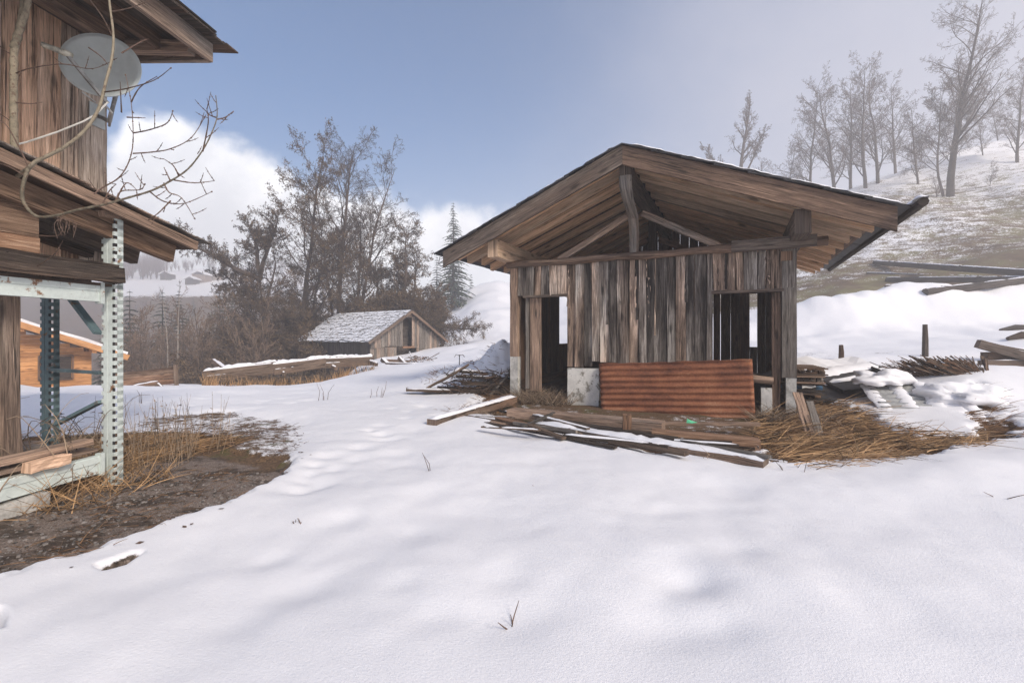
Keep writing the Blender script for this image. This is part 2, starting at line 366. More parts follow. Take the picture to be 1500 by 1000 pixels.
def ground_mat():
    m,t,bs=newmat('snowy_ground'); ge=t.n('ShaderNodeNewGeometry'); P=ge.outputs['Position']
    A=lambda n:t.n('ShaderNodeAttribute',attribute_name=n).outputs['Fac']
    sn,so,gr=A('snow'),A('soil'),A('green')
    n1=t.noise(P,7,6,.65); n2=t.noise(t.vmul(P,(.5,.5,1.5)),1.4,7,.68); nf=t.noise(P,60,3,.7)
    brk=t.math('ADD',t.math('MULTIPLY',n1,.5),t.math('MULTIPLY',n2,.5))
    brk2=t.math('ADD',t.math('MULTIPLY',brk,1.0-.0),t.math('MULTIPLY',t.math('SUBTRACT',nf,.5),.25))
    f=t.smooth(t.math('ADD',sn,t.math('MULTIPLY',t.math('SUBTRACT',brk2,.5),t.math('MULTIPLY_ADD',gr,1.2,1.5))),.44,.60)
    # asphalt / grit
    g=t.noise(P,85,4,.75); vo=t.n('ShaderNodeTexVoronoi'); t.set(vo.inputs['Vector'],P); vo.inputs['Scale'].default_value=55
    asp=t.ramp(g,[(.32,(.05,.046,.043)),(.47,(.15,.135,.125)),(.58,(.25,.225,.21)),(.72,(.45,.42,.40))])
    asp=t.mix(t.smooth(vo.outputs['Distance'],.1,.34,.75,0),asp,(.36,.34,.33))
    dirt=t.ramp(t.noise(P,28,6,.7),[(.35,(.018,.013,.01)),(.5,(.05,.035,.025)),(.7,(.11,.08,.055))])
    dm=t.smooth(t.noise(t.vmul(P,(1.1,2.1,1)),1.5,7,.7),.47,.57,0,.92)
    asp=t.mix(1.0,asp,(1.0,.87,.77),'MULTIPLY'); asp=t.mix(dm,asp,dirt)
    soil=t.ramp(t.noise(P,35,6,.72),[(.3,(.03,.02,.013)),(.5,(.12,.075,.043)),(.62,(.2,.125,.07)),(.8,(.33,.22,.12))])
    moss=t.smooth(t.noise(P,1.7,4,.6),.56,.66,0,.55); soil=t.mix(moss,soil,(.075,.085,.022))
    b=t.mix(t.smooth(t.math('ADD',so,t.math('MULTIPLY',t.math('SUBTRACT',n1,.5),.6)),.35,.65),asp,soil)
    hg=t.ramp(t.noise(P,.35,8,.68),[(.3,(.05,.032,.022)),(.47,(.15,.105,.065)),(.58,(.17,.15,.07)),(.75,(.25,.195,.125))])
    b=t.mix(gr,b,hg)
    sc=t.mix(n1,(.79,.785,.81),(.87,.86,.87))
    c=t.mix(f,b,sc); t.set(bs.inputs['Base Color'],c); t.set(bs.inputs['Roughness'],t.math('MULTIPLY_ADD',f,-.25,.92))
    hs=t.math('ADD',t.math('MULTIPLY',t.noise(P,3.2,5,.55),.6),t.math('MULTIPLY',t.noise(P,16,5,.6),.12))
    hb=t.math('MULTIPLY_ADD',f,.9,t.math('MULTIPLY',t.noise(P,70,4,.7),.5))
    hh=t.math('ADD',t.math('MULTIPLY',hs,1.0),hb)
    t.set(bs.inputs['Normal'],t.bump(hh,.32,.03))
    return m
M['ground']=ground_mat()
go=bpy.data.objects.new('ground',ground_mesh()); go.data.materials.append(M['ground']); C.objects.link(go); tag(go,kind='structure')

# ------------------------------------------------------------------ snow cap and straw helpers
def snowcap(p0,p1,w,hh=.04,gaps=.25,parent=None,seed=0,up=V3((0,0,1)),side=None,seg=.09):
    """a lumpy strip of snow lying on a beam"""
    q=random.Random(seed); p0=V3(p0); p1=V3(p1); d=p1-p0; L=d.length; d/=L
    sd=(side or d.cross(up)).normalized(); n=max(4,int(L/seg)); mb=MB(); ring=5
    xs=[fb for fb in (-1,-.75,0,.75,1)]
    hv=[max(0.0,min(1.0,.9+1.3*float(vnoise(np.array([i*.23+seed*3.1]),np.array([seed*1.7]))[()][0])-gaps*2*(q.random()<.08))) if 0<i<n else 0 for i in range(n+1)]
    hv=[h if h>gaps else 0 for h in hv]
    for i in range(n+1):
        c=p0+d*(L*i/n); sh=q.uniform(-.08,.08)*w
        for x,k in zip(xs,(0,.75,1,.8,0)):
            ww=w*.5*(.86+q.uniform(-.12,.12)) if hv[i]>0 else w*.3
            mb.v.append(tuple(c+sd*(x*ww+sh)+up*(hh*k*hv[i]*q.uniform(.8,1.15) -.004)))
    for i in range(n):
        if hv[i]<=0 and hv[i+1]<=0: continue
        for j in range(ring-1):
            a=i*ring+j; mb.quad((a,a+1,a+ring+1,a+ring),[(0,0)]*4,.5)
    if not mb.f: return None
    return mb.build('snow_cap',M['snow'],parent,smooth=True)
def blade(mb,p,d,L,w,q,bend=.4,n=3):
    """thin dry stalk"""
    d=V3(d).normalized(); side=d.cross(V3((q.uniform(-1,1),q.uniform(-1,1),q.uniform(-.3,1)))); side=side.normalized() if side.length>.01 else V3((1,0,0))
    pts=[];p=V3(p);wd=[]
    bd=V3((q.uniform(-1,1),q.uniform(-1,1),-q.uniform(.3,1)))*bend/n
    for i in range(n+1):
        pts.append(p.copy()); wd.append(w*(1-.75*i/n)); p=p+d*(L/n); d=(d+bd).normalized()
    mb.strip(pts,wd,side,q.random())
def straw_patch(name,polyg,count,L,w,mat,flat=.25,seed=1,direction=None,spread=1.0,zoff=0.0):
    q=random.Random(seed); mb=MB(); xs=[p[0] for p in polyg]; ys=[p[1] for p in polyg]
    cand=np.array([(q.uniform(min(xs),max(xs)),q.uniform(min(ys),max(ys))) for i in range(count*4)])
    sd=poly_sd(polyg,cand[:,0],cand[:,1]); keep=sd<np.array([q.uniform(-.12,.1) for _ in cand]); cl=vnoise(cand[:,0]*2.3,cand[:,1]*2.3); keep&=cl>np.array([q.uniform(-.5,.15) for _ in cand])
    cand=cand[keep][:count]; h=terrain(cand[:,0],cand[:,1])[0]
    for (x,y),z in zip(cand,h):
        a=q.gauss(direction,spread) if direction is not None else q.uniform(0,2*math.pi)
        d=V3((math.cos(a),math.sin(a),abs(q.gauss(flat,.22))))
        blade(mb,(x,y,z-.01+zoff+q.uniform(0,.05)),d,L*q.uniform(.4,1.3),w*q.uniform(.6,1.4),q,.45)
    return mb.build(name,mat)
# ================================================================== wooden shed
shed=thing('wooden_shed','large weathered open gabled wooden shed with a rusty metal sheet leaning on its front','shed',S(SL/2,0,0))
NZ=V3((0,0,1))
def roofz(u): return 4.89-.409*abs(u-SL/2)
def plank_wall(mb,u0,u1,zb,zt,v,q,wmin=.13,wmax=.25,th=.028,gapp=.0,jit=.004):
    """vertical boards on the plane v; zb, zt are numbers or functions of u"""
    u=u0
    while u<u1-.03:
        w=min(q.uniform(wmin,wmax),u1-u); 
        if u1-u-w<.06: w=u1-u
        uc=u+w/2; b=zb(uc) if callable(zb) else zb; t=zt(uc) if callable(zt) else zt
        dv=v+(q.random()<.35)*-.022+q.uniform(-.004,.004)
        le=q.uniform(-.012,.012)
        if t-b>.05: mb.beam(S(uc+le,dv,b+q.uniform(-.02,.02)),S(uc-le,dv,t),w-q.choice([.004,.007,.012,.024])-gapp,th,side=U,segs=5,jit=jit,r=q.random())
        u+=w
q=random.Random(11)
u1L,u1R=u_px(768),u_px(831); u2L,u2R=u_px(1044),u_px(1146); zt=3.0
lz=2.06+.0; lzL=z_py(432,u_px(800)); lzR=z_py(425,u_px(1095))
zbm=lambda u: z_py(537-6*(u>1.9)+q.uniform(-2,2),u)
mb=MB()
plank_wall(mb,u1R,u2L,zbm,3.0,0,q)
plank_wall(mb,.19,u1R,lzL,3.0,0,q)
plank_wall(mb,u2L,SL-.02,lzR,3.0,0,q)
# a few thin pale edge strips left between the boards
for k in range(26):
    uu=q.uniform(.3,5.3); lo=lzL if uu<u1R else (lzR if uu>u2L else 1.15)
    mb.beam(S(uu,-.026,q.uniform(lo+.02,2.2 if lo<1.5 else lo+.1)),S(uu+q.uniform(-.02,.02),-.026,2.98),q.uniform(.014,.042),.012,side=U,segs=12,jit=.009,r=q.choice([1.0,1.0,.9,.05]))
mb.build('front_wall',M['wall'],shed)
for (a_,b_,z_) in ((.2,u1R,lzL+.03),(u1R,u2L,1.25),(u2L,SL-.05,lzR+.03)):  # added dark sheets behind the boards, stand in for shade in the gaps
    m2=MB(); m2.beam(S((a_+b_)/2,.035,z_),S((a_+b_)/2,.035,2.97),b_-a_-.004,.02,side=U,r=.1); m2.build('gap_shade_backing',M['dark'],shed)
# lintels and door linings
for (a,b,z) in ((u1L-.02,u1R+.02,lzL),(u2L-.02,u2R+.02,lzR)):
    m2=MB(); m2.beam(S(a,.02,z-.02),S(b,.02,z-.02),.12,.05,side=W,r=.3); m2.build('lintel',M['barge'],shed)
# corner posts with their concrete feet
def post(u0,u1,zb,ztop,zf,v0=-.035,dep=.2,foot=True,fo=(0,0),mat='greywood'):
    m2=MB(); m2.beam(S((u0+u1)/2,v0+dep/2,zb),S((u0+u1)/2,v0+dep/2,ztop),u1-u0,dep,side=U,segs=5,jit=.006)
    p=m2.build('post',M[mat],shed)
    if foot:
        m3=MB(); m3.beam(S((u0+u1)/2+fo[0],v0+dep/2,-.15),S((u0+u1)/2+fo[0],v0+dep/2,zb-.003),u1-u0-fo[1],dep-.02,side=U,segs=4,jit=.006); f=m3.build('concrete_foot',M['concrete'],p,origin=shed['_o'])
    return p
post(.0,.185,z_py(522,.1),3.0,0,foot=True)
post(u_px(1145),SL,z_py(553,5.4),3.0,0,foot=True,fo=(.03,.07))
post(u_px(1131),u_px(1143.5),.1,lzR-.05,0,v0=.05,dep=.12,foot=False,mat='barge')
m2=MB(); m2.beam(S(u_px(771.5),.05,.3),S(u_px(771.5),.05,lzL-.05),.07,.06,side=U,segs=4,jit=.005); m2.beam(S(u_px(783),.07,.25),S(u_px(783),.07,lzL-.05),.27,.03,side=U,segs=4,jit=.006); m2.build('side_board',M['greywood'],shed)
m2=MB(); m2.beam(S(5.36,-.06,2.86),S(5.36,.2,2.86),.17,.16,side=U,r=.7); m2.build('tie_beam_end',M['orange'],shed)
m2=MB(); m2.beam(S(u_px(855),.06,-.15),S(u_px(855),.06,z_py(540,2)),u_px(878)-u_px(832),.2,side=U,segs=4,jit=.008); m2.build('concrete_pier',M['concrete'],shed)
m2=MB(); m2.beam(S(2.2,.12,-.2),S(4.9,.12,-.2+.75),.01,.01); 
m2=MB(); m2.beam(S(2.42,.1,.15),S(4.6,.1,.15),.18,.9,side=W,segs=6,jit=.01); m2.build('foundation_wall',M['concrete'],shed)
m2=MB(); m2.beam(S(u_px(1123),.1,-.1),S(u_px(1123),.1,z_py(568,5)),.17,.16,side=U,segs=3,jit=.008); m2.build('concrete_pier',M['concrete'],shed)
m2=MB(); m2.tube([S(u_px(1098),.0,.72),S(u_px(1116),.0,.70),S(u_px(1133),.0,.69)],[.075,.07,.065],8); m2.build('sill_log',M['greywood'],shed)
# top beam lying over the front wall
m2=MB(); pts=[S(-.05+i*.5,-.07,3.055+.012*math.sin(i*1.7)) for i in range(13)]; m2.tube(pts,[.075+.012*math.sin(i*2.3) for i in range(13)],9); m2.build('top_log',M['barge'],shed,smooth=True)
m2=MB(); m2.beam(S(4.5,-.13,3.08),S(5.78,-.2,3.07),.06,.2,side=W,segs=3,jit=.004); m2.build('top_plank',M['barge'],shed)
# side walls, back wall
def side_wall(u,win):
    m2=MB(); v=.2; qq=random.Random(int(u*10)+5)
    while v<5.0:
        w=qq.uniform(.16,.26); vc=v+w/2
        spans=[(.45,3.1)]
        for (a,b,z0,z1) in win:
            if a<vc<b: spans=[(.45,z0),(z1,3.1)]
        for z0,z1 in spans: m2.beam(S(u,vc,z0),S(u,vc,z1),w-.008,.03,side=W,segs=2,jit=.003,r=qq.random())
        v+=w
    m2.beam(S(u,.2,.1),S(u,5,.1),.2,.7,side=U)
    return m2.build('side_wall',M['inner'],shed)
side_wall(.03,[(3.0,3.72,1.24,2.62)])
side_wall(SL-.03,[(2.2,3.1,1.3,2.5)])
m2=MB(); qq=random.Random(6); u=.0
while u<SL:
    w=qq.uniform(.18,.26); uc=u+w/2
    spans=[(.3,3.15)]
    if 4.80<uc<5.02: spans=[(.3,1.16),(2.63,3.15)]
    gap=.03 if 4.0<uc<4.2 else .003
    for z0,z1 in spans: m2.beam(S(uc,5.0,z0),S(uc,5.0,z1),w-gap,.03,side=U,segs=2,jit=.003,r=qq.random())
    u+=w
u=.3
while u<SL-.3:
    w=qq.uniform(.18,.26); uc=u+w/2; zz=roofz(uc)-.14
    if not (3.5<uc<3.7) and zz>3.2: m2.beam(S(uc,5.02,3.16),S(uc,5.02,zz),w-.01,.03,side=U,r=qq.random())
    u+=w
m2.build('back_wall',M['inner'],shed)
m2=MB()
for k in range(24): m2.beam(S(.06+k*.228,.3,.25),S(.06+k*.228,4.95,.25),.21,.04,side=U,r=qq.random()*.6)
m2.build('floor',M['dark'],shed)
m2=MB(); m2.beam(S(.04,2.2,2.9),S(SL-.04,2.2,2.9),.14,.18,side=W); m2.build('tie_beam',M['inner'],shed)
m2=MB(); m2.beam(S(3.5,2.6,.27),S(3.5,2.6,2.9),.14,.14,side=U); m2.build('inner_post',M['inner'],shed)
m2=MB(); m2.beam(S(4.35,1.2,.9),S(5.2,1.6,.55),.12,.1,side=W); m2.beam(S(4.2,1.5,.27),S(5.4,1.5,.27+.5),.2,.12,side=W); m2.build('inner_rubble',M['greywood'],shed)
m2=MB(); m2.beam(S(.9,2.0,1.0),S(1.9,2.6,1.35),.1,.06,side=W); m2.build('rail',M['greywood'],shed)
# roof -----------------------------------------------------------------
VF,VBK=-1.04,5.55
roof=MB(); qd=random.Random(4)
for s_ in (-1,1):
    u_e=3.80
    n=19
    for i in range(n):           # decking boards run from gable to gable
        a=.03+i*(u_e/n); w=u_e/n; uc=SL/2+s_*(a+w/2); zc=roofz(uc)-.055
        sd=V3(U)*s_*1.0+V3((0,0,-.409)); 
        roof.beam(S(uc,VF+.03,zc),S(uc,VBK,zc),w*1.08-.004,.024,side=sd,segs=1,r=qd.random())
deck=roof.build('roof',M['barge'],shed)  # dark wood puts the shade between the rafters into the deck colour
sh=MB()
for s_ in (-1,1):
    ue=3.98; nrow=8
    for i in range(nrow):
        a0=i*ue/nrow; a1=a0+ue/nrow+.09
        ncol=9
        for j in range(ncol):
            v0=VF-.07+(VBK+.14-VF)*j/ncol; v1=VF-.07+(VBK+.14-VF)*(j+1)/ncol-.006
            u0=SL/2+s_*a0; uu1=SL/2+s_*a1; jz=qd.uniform(0,.008)
            p=lambda uu,vv,dz: S(uu,vv,4.89-.409*abs(uu-SL/2)+dz)
            t0=.006+jz; 
            A=[p(u0,v0,t0),p(u0,v1,t0),p(uu1,v1,t0+.03),p(uu1,v0,t0+.03)]
            Bq=[x-V3((0,0,.022)) for x in A]
            r=qd.random()
            sh.poly(A if s_<0 else A[::-1],r); sh.poly(Bq[::-1] if s_<0 else Bq,r)
            for k in range(4): sh.poly([A[k],Bq[k],Bq[(k+1)%4],A[(k+1)%4]],r)
sh.build('roof_sheeting',M['blackmetal'],deck,origin=shed['_o'])
# snow dusting on the roof edge
for s_ in (-1,1):
    for (v,w) in ((-.95,.3),(-.2,.9),(1.3,1.6),(3.2,1.8)):
        a=S(SL/2+s_*.15,v,4.89-.06+.05); b=S(SL/2+s_*3.95,v,4.89-.409*3.95+.055)
        up=(W.cross(b-a)*s_); up=up.normalized(); up=up if up.z>0 else -up
        c=snowcap(a,b,w,.028,.3,deck,seed=int(v*7+s_*3+40),up=up,side=W)
        if c: c.matrix_parent_inverse=Matrix.Identity(4); c.data.transform(Matrix.Translation(-V3(shed['_o'])))
# barge boards
for s_ in (-1,1):
    m2=MB(); 
    for (o0,o1,h,dv,rr) in ((.0,3.86,.36,0,.45 if s_<0 else .8),):
        a=S(SL/2+s_*.001,VF+dv,roofz(SL/2)-h/2-.005); b=S(SL/2+s_*o1,VF+dv,roofz(SL/2+o1)-h/2-.005)
        m2.beam(a,b,.05,h*.95,side=W,segs=18,jit=.007,r=rr,upv=NZ)
    m2.build('bargeboard',M['barge'],shed)
# rafters
vs=[-.72,-.22,.32,.95,1.6,2.25,2.9,3.55,4.2,4.85,5.4]
for s_ in (-1,1):
    for v in vs:
        m2=MB(); dz=-.055-.012-.078
        a=S(SL/2+s_*.06,v,roofz(SL/2+.06)+dz); e=3.70+qd.uniform(-.05,.07); b=S(SL/2+s_*e,v,roofz(SL/2+e)+dz)
        m2.beam(a,b,.15,.16,side=W,segs=4,jit=.005,r=qd.uniform(.45,1),upv=NZ); m2.build('rafter',M['rafter'],shed)
# purlins
def purlin(u,z,w,h,mat='rafter',v0=-.86):
    m2=MB(); m2.beam(S(u,v0,z),S(u,5.35,z),w,h,side=U,segs=4,jit=.006,r=.55); m2.build('purlin',M[mat],shed)
purlin(0.0,3.30,.24,.36); purlin(SL,3.27,.22,.38,'barge'); purlin(SL/2,4.44,.2,.30,'barge')
# king post with a bent bracket under the ridge purlin
m2=MB()
def bent(pts,ww,hh):
    for a,b in zip(pts[:-1],pts[1:]): pass
m2.tube([S(SL/2,-.84,4.40),S(SL/2,-.80,4.22),S(SL/2,-.62,4.05),S(SL/2,-.35,3.93),S(SL/2,-.12,3.80),S(SL/2,-.03,3.62),S(SL/2,-.02,3.3),S(SL/2,-.02,3.05)],[.12,.115,.105,.1,.1,.095,.09,.09],6); m2.build('king_post',M['greywood'],shed)
for (a,b,v) in (((2.62,3.86),(1.16,3.10),.02),((2.9,3.90),(4.35,3.10),.02),((2.62,3.8),(1.2,3.1),4.4),((2.9,3.8),(4.3,3.1),4.4),((2.62,3.8),(1.2,3.1),2.2),((2.9,3.8),(4.3,3.1),2.2)):
    m2=MB(); m2.beam(S(a[0],v,a[1]),S(b[0],v,b[1]),.1,.12,side=W,segs=4,jit=.006,r=.8); m2.build('brace',M['greywood' if v<1 else 'inner'],shed)
for v in (2.2,4.4):
    m2=MB(); m2.beam(S(SL/2,v,2.95),S(SL/2,v,4.3),.17,.17,side=U); m2.build('king_post',M['dark'],shed)
# gutter of a hollowed log on the right eave, iron hook on the left
m2=MB(); gu=SL/2+4.06; m2.tube([S(gu,-1.36,3.27),S(gu,-1.0,3.26),S(gu,2,3.25),S(gu,5.5,3.24)],[.062,.06,.05,.05],8,r=.2); g=m2.build('gutter',M['dark'],shed,smooth=False)
c=snowcap(S(gu,-1.40,3.33),S(gu,-.2,3.32),.15,.06,.05,None,seed=5)
if c: c.parent=g; c.data.transform(Matrix.Translation(-V3(shed['_o'])))
m2=MB(); m2.tube([S(SL/2-3.9,-1.07,3.3),S(SL/2-3.96,-1.08,3.05),S(SL/2-3.9,-1.09,2.98),S(SL/2-3.8,-1.1,2.99),S(SL/2-3.78,-1.1,3.04)],[.008]*5,5); m2.build('gutter_hook',M['blackmetal'],shed)

# ================================================================== things in front of the shed
# rusty corrugated sheet leaning on the front
A=S(u_px(880)-.02,-.42,.10); Bp=S(u_px(1110)-.28,-.5,.10); TL=S(u_px(878)-.0,-.05,z_py(531,2.25)); 
def corrugated(name,p00,p10,p01,p11,waves,amp,mat,along='u',nu=40,per=8,curl=.0):
    """waves count along the p00->p01 direction"""
    mb=MB(); nv=waves*per; n=(V3(p10)-V3(p00)).cross(V3(p01)-V3(p00)).normalized(); b=0
    for i in range(nu+1):
        for j in range(nv+1):
            s_,t_=i/nu,j/nv
            p=V3(p00)*(1-s_)*(1-t_)+V3(p10)*s_*(1-t_)+V3(p01)*(1-s_)*t_+V3(p11)*s_*t_
            w=.02*math.sin(s_*5+t_*2)+.012*math.sin(s_*11+1)*t_ +curl*max(0,t_-.85)*5
            ed=.006*math.sin(s_*37+t_*5)
            mb.v.append(tuple(p+n*(amp*math.cos(2*math.pi*waves*t_)+w)+V3((0,0,ed*(t_ in (0.0,1.0))))))
    for i in range(nu):
        for j in range(nv):
            a=i*(nv+1)+j; mb.quad((a,a+nv+1,a+nv+2,a+1),[(i*.05,j*.01),(i*.05+.05,j*.01),(i*.05+.05,j*.01+.01),(i*.05,j*.01+.01)],.5)
    o=mb.build(name,M[mat],None,origin=(V3(p00)+V3(p10))/2,smooth=True)
    so=o.modifiers.new('thick','SOLIDIFY'); so.thickness=.004
    return o
def fp(px,py,v,extra=0):
    a=(px-CX)/F; u=((10.29+.896*v)*a+.03-.443*v)/(.896+.443*a); return S(u,v,z_py(py,u,v))
rs=corrugated('corrugated_sheet',fp(881,609,-.34),fp(1107,614,-.44),fp(878,533,-.06),fp(1102,526,-.06),9,.022,'rust')
tag(rs,'rusty brown corrugated iron sheet leaning against the shed front','metal sheet')
def plank(px0,py0,px1,py1,z0,z1,w,h,mat,label,group='boards lying in front of the shed',name='plank',snow=None,segs=6,jit=.005,cat='plank',side=None,up_off=0,r=None):
    """a board whose upper front edge is seen from pixel 0 to pixel 1 with its top at z0,z1"""
    a=g0(px0,py0,z0); b=g0(px1,py1,z1); p0=V3((a[0],a[1],z0-h/2)); p1=V3((b[0],b[1],z1-h/2))
    mb=MB(); mb.beam(p0,p1,w,h,side=side,segs=segs,jit=jit,r=r); o=(p0+p1)/2; ob=mb.build(name,M[mat],None,origin=o); tag(ob,label,cat,group)
    if snow:
        c=snowcap(p0+V3((0,0,h/2)),p1+V3((0,0,h/2)),w*.95,snow[0],snow[1],None,seed=int(px0+py1))
        if c: c.data.transform(Matrix.Translation(-o)); c.parent=ob
    return ob
plank(748,598,972,618,.30,.30,.26,.12,'greywood','long pale grey squared beam between the door opening and rusty sheet',name='beam',cat='beam',r=.95)
plank(965,618,1112,619,.24,.27,.10,.04,'greywood','thin pale plank directly under the bottom edge of the rusty sheet',r=1.0)
plank(955,629,1112,643,.27,.24,.22,.12,'log','brown squared beam lying just below the right half of the rusty sheet',name='beam',cat='beam',r=.8)
plank(788,618,1122,672,.20,.22,.22,.09,'snowwood','longest snow-topped timber nearest the camera in front of the shed',name='beam',cat='beam',snow=(.05,.36),r=.5,segs=14,jit=.014)
plank(800,612,990,641,.24,.24,.14,.14,'dark','dark board between the pale grey beam and the snow-topped timber',r=.3)
plank(782,606,862,626,.27,.24,.07,.04,'snowwood','short thin snowy board sloping beside the left end of the longest timber',snow=(.02,.3))
plank(765,624,812,603,.20,.32,.05,.03,'greywood','thin stick at the left end of the boards, tilted up to the right',name='stick',cat='stick')
plank(826,640,776,621,.20,.27,.08,.03,'log','short brown offcut lying left of the thin stick',name='offcut',cat='offcut')
plank(632,614,752,580,.22,.26,.18,.14,'snowwood','snowy beam running from the barn-side shed corner down to the left',name='beam',cat='beam',snow=(.045,.1))
a=g0(918,652,.02); b=g0(926,628,.3); mb=MB(); mb.beam((a[0],a[1],.14),(b[0],b[1]+.25,.44),.11,.07,segs=3,jit=.004,r=1); tag(mb.build('offcut',M['log'],None,origin=(a[0],a[1],.05)),'short pale wood block standing tilted on the longest snowy timber','offcut','boards lying in front of the shed')
qz=random.Random(91)
for k in range(26):
    px=qz.uniform(745,1110); f=(px-745)/365; py=612+f*38+qz.uniform(-12,16+14*f); z=.14+.08*qz.random(); L=qz.uniform(60,210); sl_=qz.gauss(.13,.035)
    plank(px-L/2,py-sl_*L/2,px+L/2,py+sl_*L/2,z,z+qz.uniform(-.04,.05),qz.uniform(.035,.11),qz.uniform(.015,.04),qz.choice(['greywood','dark','log','snowwood']),'thin broken slat among the boards lying in front of the shed',name='slat',cat='slat',group='broken slats in front of the shed',segs=4,jit=.006,snow=(.02,.4) if qz.random()<.35 else None)
# green scrap of plastic
mb=MB(); c=V3(g0(1012,627,.23)).to_3d(); c.z=.30
pts=[c+V3((-.06,.0,.0)),c+V3((-.04,.03,.05)),c+V3((.03,.02,.02)),c+V3((.08,-.02,.01)),c+V3((.0,-.03,.0))]
mb.poly(pts,.5); ob=mb.build('plastic_scrap',M['green'],None,origin=c); ob.modifiers.new('t','SOLIDIFY').thickness=.006; tag(ob,'small bright green plastic scrap under the rusty sheet','plastic scrap')

# ================================================================== right of the shed
def pallet(c,ang,label,mat,z,mat2=None):
    t=thing('pallet',label,'pallet',(c[0],c[1],z),'pallets stacked beside the shed corner post')
    d=V3((math.cos(ang),math.sin(ang),0)); s_=V3((-d.y,d.x,0)); o=V3((c[0],c[1],z))
    for k in (-1,0,1):
        for j in (-1,0,1):
            m2=MB(); m2.beam(o+d*(j*.42)+s_*(k*.33)+V3((0,0,.022)),o+d*(j*.42+.11*(1 if j<1 else 1))+s_*(k*.33)+V3((0,0,.11)) if False else o+d*(j*.42+.10)+s_*(k*.33)+V3((0,0,.066)),.1,.09,side=s_)
            m2.build('block',M[mat2 or mat],t)
    for z0,n in ((.125,6),(.01,3)):
        m2=MB()
        for j in range(n): m2.beam(o+s_*(-.4)+d*(-.5+j*(1.05/(n-1)))+V3((0,0,z0)),o+s_*(.4)+d*(-.5+j*(1.05/(n-1)))+V3((0,0,z0)),.11,.022,side=d,segs=2,jit=.003)
        m2.build('deck_board',M[mat],t)
    return t
pc=(5.72,9.15); pa=math.atan2(W.y,W.x)
gzp=.05
for k,(lab,mt,m2_,dx) in enumerate((('lowest pallet of the stack beside the shed corner post, half in straw','log',None,0),('blue-painted pallet in the stack beside the shed corner post','dark','blue',.02),('grey pallet above the blue one in the stack by the shed','greywood',None,-.01),('topmost pallet of the stack by the shed, a little crooked','log',None,.03),)):
    pallet((pc[0]+dx,pc[1]+dx),pa+R(3*k-4),lab,mt,gzp+.23+k*.15 if k else gzp+.2,m2_)
mb=MB(); o=V3((pc[0],pc[1],0)); mb.beam(o+W*-.5+V3((0,0,.13)),o+W*.5+V3((0,0,.13)),.7,.18,side=U,segs=3,jit=.01); tag(mb.build('timber_block',M['dark'],None,origin=o),'dark timber block under the pallet stack','timber block')
# dark roofing panels lying tilted
def slab(name,label,cat,p,ax,ay,th,mat,group=None,seed=0,snow=None,warp=.01):
    p=V3(p); ax=V3(ax); ay=V3(ay); mb=MB(); n=ax.cross(ay).normalized(); nx,ny=7,5; qq=random.Random(seed)
    top=[[None]*(ny+1) for _ in range(nx+1)]
    for i in range(nx+1):
        for j in range(ny+1): top[i][j]=p+ax*(i/nx-.5)+ay*(j/ny-.5)+n*(warp*math.sin(i*1.3+seed)+warp*qq.uniform(-.5,.5))
    b=len(mb.v)
    for k in (0,1):
        for i in range(nx+1):
            for j in range(ny+1): mb.v.append(tuple(top[i][j]-n*(th*k)))
    ix=lambda i,j,k: b+k*(nx+1)*(ny+1)+i*(ny+1)+j
    uvq=lambda i,j:[(i*.2,j*.2),(i*.2+.2,j*.2),(i*.2+.2,j*.2+.2),(i*.2,j*.2+.2)]
    for i in range(nx):
        for j in range(ny):
            mb.quad((ix(i,j,0),ix(i+1,j,0),ix(i+1,j+1,0),ix(i,j+1,0)),uvq(i,j),.5); mb.quad((ix(i,j+1,1),ix(i+1,j+1,1),ix(i+1,j,1),ix(i,j,1)),uvq(i,j),.5)
    for i in range(nx):
        mb.quad((ix(i,0,1),ix(i+1,0,1),ix(i+1,0,0),ix(i,0,0)),uvq(i,0),.3); mb.quad((ix(i,ny,0),ix(i+1,ny,0),ix(i+1,ny,1),ix(i,ny,1)),uvq(i,0),.3)
    for j in range(ny):
        mb.quad((ix(0,j+1,1),ix(0,j,1),ix(0,j,0),ix(0,j+1,0)),uvq(0,j),.3); mb.quad((ix(nx,j,1),ix(nx,j+1,1),ix(nx,j+1,0),ix(nx,j,0)),uvq(0,j),.3)
    ob=mb.build(name,M[mat],None,origin=p); tag(ob,label,cat,group)
    if snow:
        for k,(t,w,g_) in enumerate(snow):
            c=snowcap(p-ax*.46+ay*t+n*.01,p+ax*.46+ay*t+n*.01,w,.06,g_,None,seed=seed*7+k,up=n,side=ay.normalized())
            if c: c.data.transform(Matrix.Translation(-p)); c.parent=ob
    return ob
G='dark panels heaped beside the pallets'
slab('dark_panel','flat dark roofing panel nearest the pallets, resting low','panel',(6.45,8.9,.48),(1.5,.1,.22),(-.2,.75,.25),.05,'sheetdark',G,1,[(.32,.3,.2)])
slab('dark_panel','dark roofing panel with a snow strip, above the lowest one','panel',(6.95,9.15,.68),(1.5,.2,.2),(-.2,.8,.3),.05,'sheetdark',G,2,[(-.1,.12,.3),(.33,.35,.1)])
slab('dark_panel','short dark panel sticking out at the right end of the heap','panel',(7.75,9.1,.66),(.7,.1,-.2),(-.1,.5,.2),.05,'sheetdark',G,3,[(.2,.2,.3)])
slab('snowy_tarp','snow-covered sheet draped over the heap behind the dark panels','tarpaulin',(7.0,10.0,.80),(1.9,.1,.1),(-.1,1.1,.3),.04,'snow',None,4,warp=.05)
rs2=corrugated('corrugated_sheet',V3((6.05,7.35,.16)),V3((7.75,6.75,.14)),V3((6.75,8.75,.62)),V3((8.5,8.0,.58)),9,.026,'metal'); tag(rs2,'grey corrugated sheet half buried in snow behind the straw','metal sheet')
